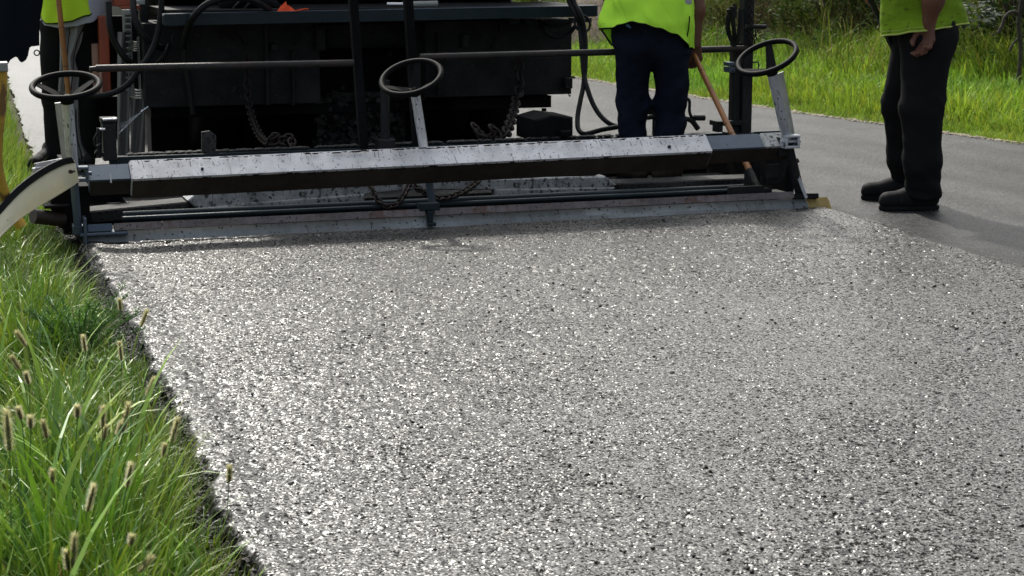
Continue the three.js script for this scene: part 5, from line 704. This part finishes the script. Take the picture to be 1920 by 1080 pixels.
  part('sleeve', [...loft(24, 10, (u, v) => { const c = shL.clone().lerp(elL, v * 0.95 - 0.1), a = u * 6.283; return c.add(V(Math.cos(a) * 0.075, 0, Math.sin(a) * 0.08)); }, 0.003), ...loft(24, 10, (u, v) => { const c = shR.clone().lerp(elR, v * 0.95 - 0.1), a = u * 6.283; return c.add(V(Math.cos(a) * 0.075, 0, Math.sin(a) * 0.08)); }, 0.003)], mat.shirtGrey, p);
  shoe(p, 'boot', L(106, 314, -0.05).setY(0.0), V(-0.3, 0, 1), mat.shoe, 0.95); shoe(p, 'boot', L(160, 314, -0.05).setY(0.0), V(0.3, 0, 1), mat.shoe, 0.95);
  const d = -(G.z + 0.27), rake = thing('rake', 'wooden rake handle held upright by the worker at the left steering wheel', 'rake');
  part('handle', [rod(atD(94, -150, d), atD(129, 182, d + 0.02), 0.0145), rod(atD(129, 182, d + 0.02), atD(141, 300, d + 0.05), 0.0145)], mat.wood, rake); const e = atD(142, 310, d + 0.05); part('blade', [bar(e.clone().add(V(-0.06, 0, 0)), e.clone().add(V(0.05, 0, 0)), 0.02, 0.05)], mat.dark, rake);
}
// dark jacket hung on a post at the left edge
{
  const d = 8.3, p = thing('jacket', 'dark navy work jacket hanging at the upper left edge of the scene', 'jacket', atD(30, 110, d).toArray()), o = p.position;
  const hem = byX([[-60, 118], [-5, 120], [14, 121], [18, 112], [30, 106], [41, 117], [51, 111], [54, 90], [60, 87], [80, 85]]);
  part('cloth', loft(90, 30, (u, v) => { const a = u * 6.2832, ca = Math.cos(a), sa = Math.sin(a), w = lerp(66, 26, sstep(0.3, 1, v)), cx = lerp(8, 40, sstep(0.1, 0.9, v)), px = cx + w * ca, y = lerp(hem(px), -150, v), f = 1 + 0.15 * Math.sin(a * 7 + v * 2) * (1 - v); return atD(px, y, d + 0.09 * sa * f * (1 - 0.5 * v)).sub(o); }, 0.004), mat.navyJacket, p);
  part('ring', [ringTorus(atD(69, 99, d - 0.05).sub(o), V(0.5, 0, 1), 0.012, 0.003, 24)], mat.rubber, p);
  const post = thing('steel_post', 'plain dark steel post carrying the navy jacket at the left edge', 'post', [atD(44, 330, d).x, 0, -d]); part('post', [box(-0.015, 0.015, 0.98, 1.62, -0.015, 0.015), bar(V(-0.01, 1.0, 0), V(-0.5, 0.8, 0.2), 0.02, 0.02), bar(V(-0.49, 0.82, 0.2), V(-0.5, -0.1, 0.2), 0.03, 0.03)], mat.dark, post);
}

// ---------- foxtail stalks in the near verge ----------
{
  const core = std({ color: lc(0.11, 0.14, 0.045), roughness: 0.8 }), hairM = phys({ color: lc(0.85, 0.82, 0.45), roughness: 0.7, specularIntensity: 0.3, transmission: 0.5, thickness: 0 }), stemM = phys({ color: lc(0.07, 0.14, 0.02), roughness: 0.6 });
  const R = rng(21), group = 'foxtail stalks in the grass verge';
  const spots = [[15, 808, 85, -2, .32, 'largest fuzzy foxtail seed head, upright at the left edge of the verge'], [37, 776, 26, -12, .3, 'short foxtail head just right of the largest one'], [57, 793, 26, 2, .28, 'little upright foxtail head, second right of the largest one'], [84, 805, 36, -12, .26, 'foxtail head tipped left in the near left part of the verge'], [145, 773, 24, 3, .3, 'short dark foxtail head alone above the middle of the verge'], [193, 782, 42, 4, .27, 'upper foxtail head of the close pair in the middle verge'], [196, 812, 30, 14, .2, 'lower foxtail head of the close pair in the middle verge'], [236, 783, 60, 13, .24, 'long foxtail head leaning right above its shorter neighbours in mid verge'], [224, 805, 28, 22, .22, 'short foxtail head tucked under the long right-leaning one'], [327, 808, 55, 17, .22, 'foxtail head leaning over the black broken edge of the asphalt'], [308, 846, 28, 6, .18, 'small foxtail head below the one leaning over the asphalt edge'], [242, 892, 54, 14, .24, 'foxtail head on a long bare stem in the middle of the near grass'], [170, 935, 60, 17, .22, 'thick foxtail head leaning right, low in the near grass'], [138, 1033, 72, 5, .2, 'pale foxtail head close to the lower left frame edge'], [126, 1052, 46, -2, .2, 'lowest foxtail head beside the pale one at the bottom'], [272, 1058, 44, 42, .16, 'foxtail head bent over sideways at the bottom of the verge'], [430, 889, 32, 2, .12, 'small lone foxtail standing over the wet asphalt, farthest right'], [270, 597, 36, 22, .2, 'foxtail head leaning right against the bright asphalt edge'], [158, 645, 34, -4, .2, 'upright dark foxtail head just below the feathery weed'], [226, 659, 40, -3, .18, 'thin upright foxtail head between the feathery weed and the asphalt'], [40, 635, 34, -30, .26, 'topmost foxtail head leaning left near the left edge'], [30, 680, 32, -30, .24, 'second foxtail head leaning left near the left edge'], [51, 710, 26, -10, .24, 'pale foxtail head under the two left-leaning ones'], [282, 725, 40, 24, .12, 'foxtail head lying against the asphalt edge halfway down the verge'], [225, 572, 24, -2, .2, 'farthest foxtail head, above the feathery weed by the asphalt'], [98, 895, 30, 5, .2, 'faint foxtail head in the near grass below the largest one'], [247, 1015, 24, 8, .16, 'small foxtail head above the one bent sideways at the bottom']];
  for (const [px, py, len, tilt, H, label] of spots) {
    const s0 = (py + 100) / (EYE - H), d = Math.min(Math.max(F / s0, 3.05), 7), c = atD(px, py, d), s = F / d, Lh = len / s * 0.95, t = tilt * Math.PI / 180, dir = V(Math.sin(t), Math.cos(t), (R() - 0.5) * 0.3).normalize();
    const a = c.clone().addScaledVector(dir, -Lh / 2), base = V(a.x - Math.sin(t) * 0.35 * H - 0.02 * R(), vergeY(a.x, a.z), a.z + 0.03), o = thing('foxtail', label || 'small fuzzy foxtail seed head on a thin stem in the verge', 'foxtail', base.toArray(), 0, label ? undefined : group), lo = (p) => p.clone().sub(base);
    part('stem', [tube([V(0, 0, 0), lo(a).multiplyScalar(0.5).add(V(-Math.sin(t) * 0.02, 0.01, 0)), lo(a), lo(c)], 0.0011, 24, 5)], stemM, o);
    const rr = Math.max(0.003, Lh * 0.054), sd = part('seed_head', [blob([cap(lo(a).addScaledVector(dir, rr), lo(c), rr, rr * 1.05), cap(lo(c), lo(c).addScaledVector(dir, Lh / 2 - rr), rr * 1.05, rr * 0.6)], 0.002, rr * 0.5, { noise: (x, y, z) => 0.0012 * (vn(x * 900, y * 900, z * 900) - 0.5) })], core, o);
    const pos = [], nor = [], uv = [], x = V(dir.y, -dir.x, 0).normalize(), z = dir.clone().cross(x); for (let i = 0; i < 1000; i++) { const f = R(), an = R() * 6.283, out = x.clone().multiplyScalar(Math.cos(an)).addScaledVector(z, Math.sin(an)), p0 = lo(a).addScaledVector(dir, Lh * f).addScaledVector(out, rr * 0.8), dd = out.clone().addScaledVector(dir, 0.55 + 0.5 * R()).normalize(), p1 = p0.clone().addScaledVector(dd, rr * (1.9 + 2.0 * R())), w = dir.clone().cross(out).multiplyScalar(0.0006); for (const q of [p0.clone().add(w), p0.clone().sub(w), p1]) { pos.push(q.x, q.y, q.z); nor.push(out.x, out.y, out.z); uv.push(0, 0); } }
    const g = new THREE.BufferGeometry(); g.setAttribute('position', new THREE.Float32BufferAttribute(pos, 3)); g.setAttribute('normal', new THREE.Float32BufferAttribute(nor, 3)); g.setAttribute('uv', new THREE.Float32BufferAttribute(uv, 2)); part('bristles', [g], hairM, sd).userData.kind = 'stuff';
  }
}
// feathery weed beside the mat
{
  const b = ground(150, 668), o = thing('feathery_weed', 'dark green feathery weed spreading low beside the edge of the fresh asphalt', 'weed', b.toArray()); const R = rng(31), stems = [], pos = [], nor = [], uv = [], col = [];
  for (let k = 0; k < 44; k++) {
    const a = R() * 6.283, out = 0.04 + 0.16 * R(), h = 0.05 + 0.13 * R(), e = V(Math.cos(a) * out + (R() - 0.3) * 0.05, h, Math.sin(a) * out * 1.1), m = V(e.x * 0.4, h * 0.7, e.z * 0.4), c = new THREE.QuadraticBezierCurve3(V(0, -0.04, 0), m, e); stems.push(new THREE.TubeGeometry(c, 8, 0.0013, 5));
    for (let i = 0; i < 130; i++) { const p = c.getPoint(0.25 + 0.75 * R()), d = V(R() - 0.5, R() * 0.7 - 0.1, R() - 0.5).normalize(), L = 0.012 + 0.026 * R(), w = V(R() - 0.5, R() - 0.5, R() - 0.5).cross(d).normalize().multiplyScalar(0.0011), q = p.clone().addScaledVector(d, L), t = 0.6 + 0.7 * R(); for (const r of [p.clone().add(w), p.clone().sub(w), q]) { pos.push(r.x, r.y, r.z); nor.push(w.z * 800, Math.abs(w.x) * 800, w.y * 800); uv.push(0, 0); col.push(0.11 * t, 0.25 * t, 0.05 * t); } }
  }
  const g = new THREE.BufferGeometry(); for (const [k, v, n] of [['position', pos, 3], ['normal', nor, 3], ['uv', uv, 2], ['color', col, 3]]) g.setAttribute(k, new THREE.Float32BufferAttribute(v, n));
  part('stem', stems, std({ color: lc(0.06, 0.10, 0.03), roughness: 0.7 }), o); part('foliage', [g], leafMat(), o);
}
// ---------- shrubs and trees on the bank ----------
{
  const bark = std({ map: dirty(40, [0.06, 0.05, 0.042], { mott: 0.7, specks: 900, smax: 6, size: 512 }), roughness: 0.9, bumpMap: bumpTex, bumpScale: 0.01 });
  const shrub = (kind, label, x, z, h, r, n, size, tones, seed, lift = 0) => {
    const q = x - rightX(z), y0 = bankY(q, z) - 0.03 + lift, o = thing(kind, label, kind.split('_').pop(), [x, y0, z]), R = rng(seed), st = [], lf = [];
    for (let k = 0; k < 9; k++) { const a = R() * 6.28, e = V(Math.cos(a) * r * 0.6, h * (0.5 + 0.4 * R()), Math.sin(a) * r * 0.6); st.push(tube([V(0, 0, 0), e.clone().multiplyScalar(0.5).add(V(0, 0.1 * h, 0)), e], 0.012 + 0.008 * h * R(), 12, 6)); }
    for (let k = 0; k < n; k++) { const a = R() * 6.28, u = R(), rr = r * Math.sqrt(R()), g = leafClump(seed * 31 + k, 46, r * 0.3, r * 0.34, size, tones); g.rotateX((R() - 0.5) * 1.2); g.translate(Math.cos(a) * rr * Math.sin(Math.PI * (0.2 + 0.75 * u)), h * (0.08 + 0.86 * u), Math.sin(a) * rr * Math.sin(Math.PI * (0.2 + 0.75 * u))); lf.push(g); }
    part('trunk', st, bark, o); part('crown', lf, leafMat(), o);
  };
  const DK = [[0.022, 0.05, 0.014], [0.034, 0.075, 0.016], [0.015, 0.034, 0.012]], BR = [[0.07, 0.12, 0.03], [0.05, 0.095, 0.02], [0.10, 0.13, 0.035]];
  const X = (px, z) => atD(px, 0, -z).x;
  shrub('dark_shrub', 'dark leafy shrub at the top of the bank behind the steel mast', X(1345, -21), -21, 1.5, 0.9, 70, 0.09, DK, 1);
  shrub('forest_tree', 'dense dark tree in the distance behind the twin hydraulic hoses', X(1105, -31), -31, 5.5, 2.2, 170, 0.17, DK, 2);
  shrub('forest_tree', 'dark bushy tree in the distance behind the worker in the lime vest', X(1215, -28), -28, 4.5, 1.9, 150, 0.16, DK, 3);
  shrub('dark_shrub', 'olive green shrub at the top of the bank left of the right worker', X(1560, -17), -17, 0.9, 0.7, 40, 0.07, BR, 4);
  shrub('tangled_shrub', 'tangled dark shrub at the right edge behind the bare branch', X(1905, -14.2), -14.2, 0.9, 0.6, 34, 0.07, DK, 5);
  shrub('tangled_shrub', 'olive green shrub on the bank just right of the lime shirted worker', X(1838, -16), -16, 1.0, 0.6, 34, 0.07, BR, 6);
  shrub('dark_shrub', 'low dark shrub on the upper bank right of the steering wheel', X(1440, -19.5), -19.5, 1.0, 0.7, 44, 0.08, DK, 7);
  const z = -13, br = thing('bare_branch', 'bare dark branch curving out of the bank at the right frame edge', 'branch', [X(1916, z), bankY(X(1916, z) - rightX(z), z), z]), b = (px, py, dd = 0) => atD(px, py, -z + dd).sub(br.position);
  part('limb', [tube([V(0, -0.05, 0), b(1914, 90), b(1910, 45), b(1916, 0), b(1922, -60)], 0.017, 40, 8), tube([b(1914, 30), b(1900, 22), b(1886, 30), b(1879, 48), b(1872, 62)], 0.013, 30, 7), tube([b(1912, 70), b(1900, 82), b(1893, 96)], 0.009, 16, 6), tube([b(1916, 10), b(1930, -10), b(1940, -50)], 0.014, 16, 6)], bark, br);
  const mz = -20.5, mx = X(1140, mz), md = grid(40, 40, (u, v) => { const x = (u - 0.5) * 3.6, zz = (v - 0.5) * 3, r = Math.hypot(x / 1.7, zz / 1.3); return V(mx + x, bankY(mx + x - rightX(mz + zz), mz + zz) - 0.05 + 0.42 * Math.max(0, 1 - r * r) * (0.8 + 0.5 * fbm(x * 2 + 5, zz * 2, 3)), mz + zz); }); struct('dirt_mound', uvXZ(md), std({ map: dirty(41, [0.15, 0.115, 0.085], { mott: 0.6, specks: 4000, smax: 5, size: 512, speck: [0.05, 0.035, 0.025] }), roughness: 1, bumpMap: bumpTex, bumpScale: 0.02 }));
}
renderer.render(scene, camera);
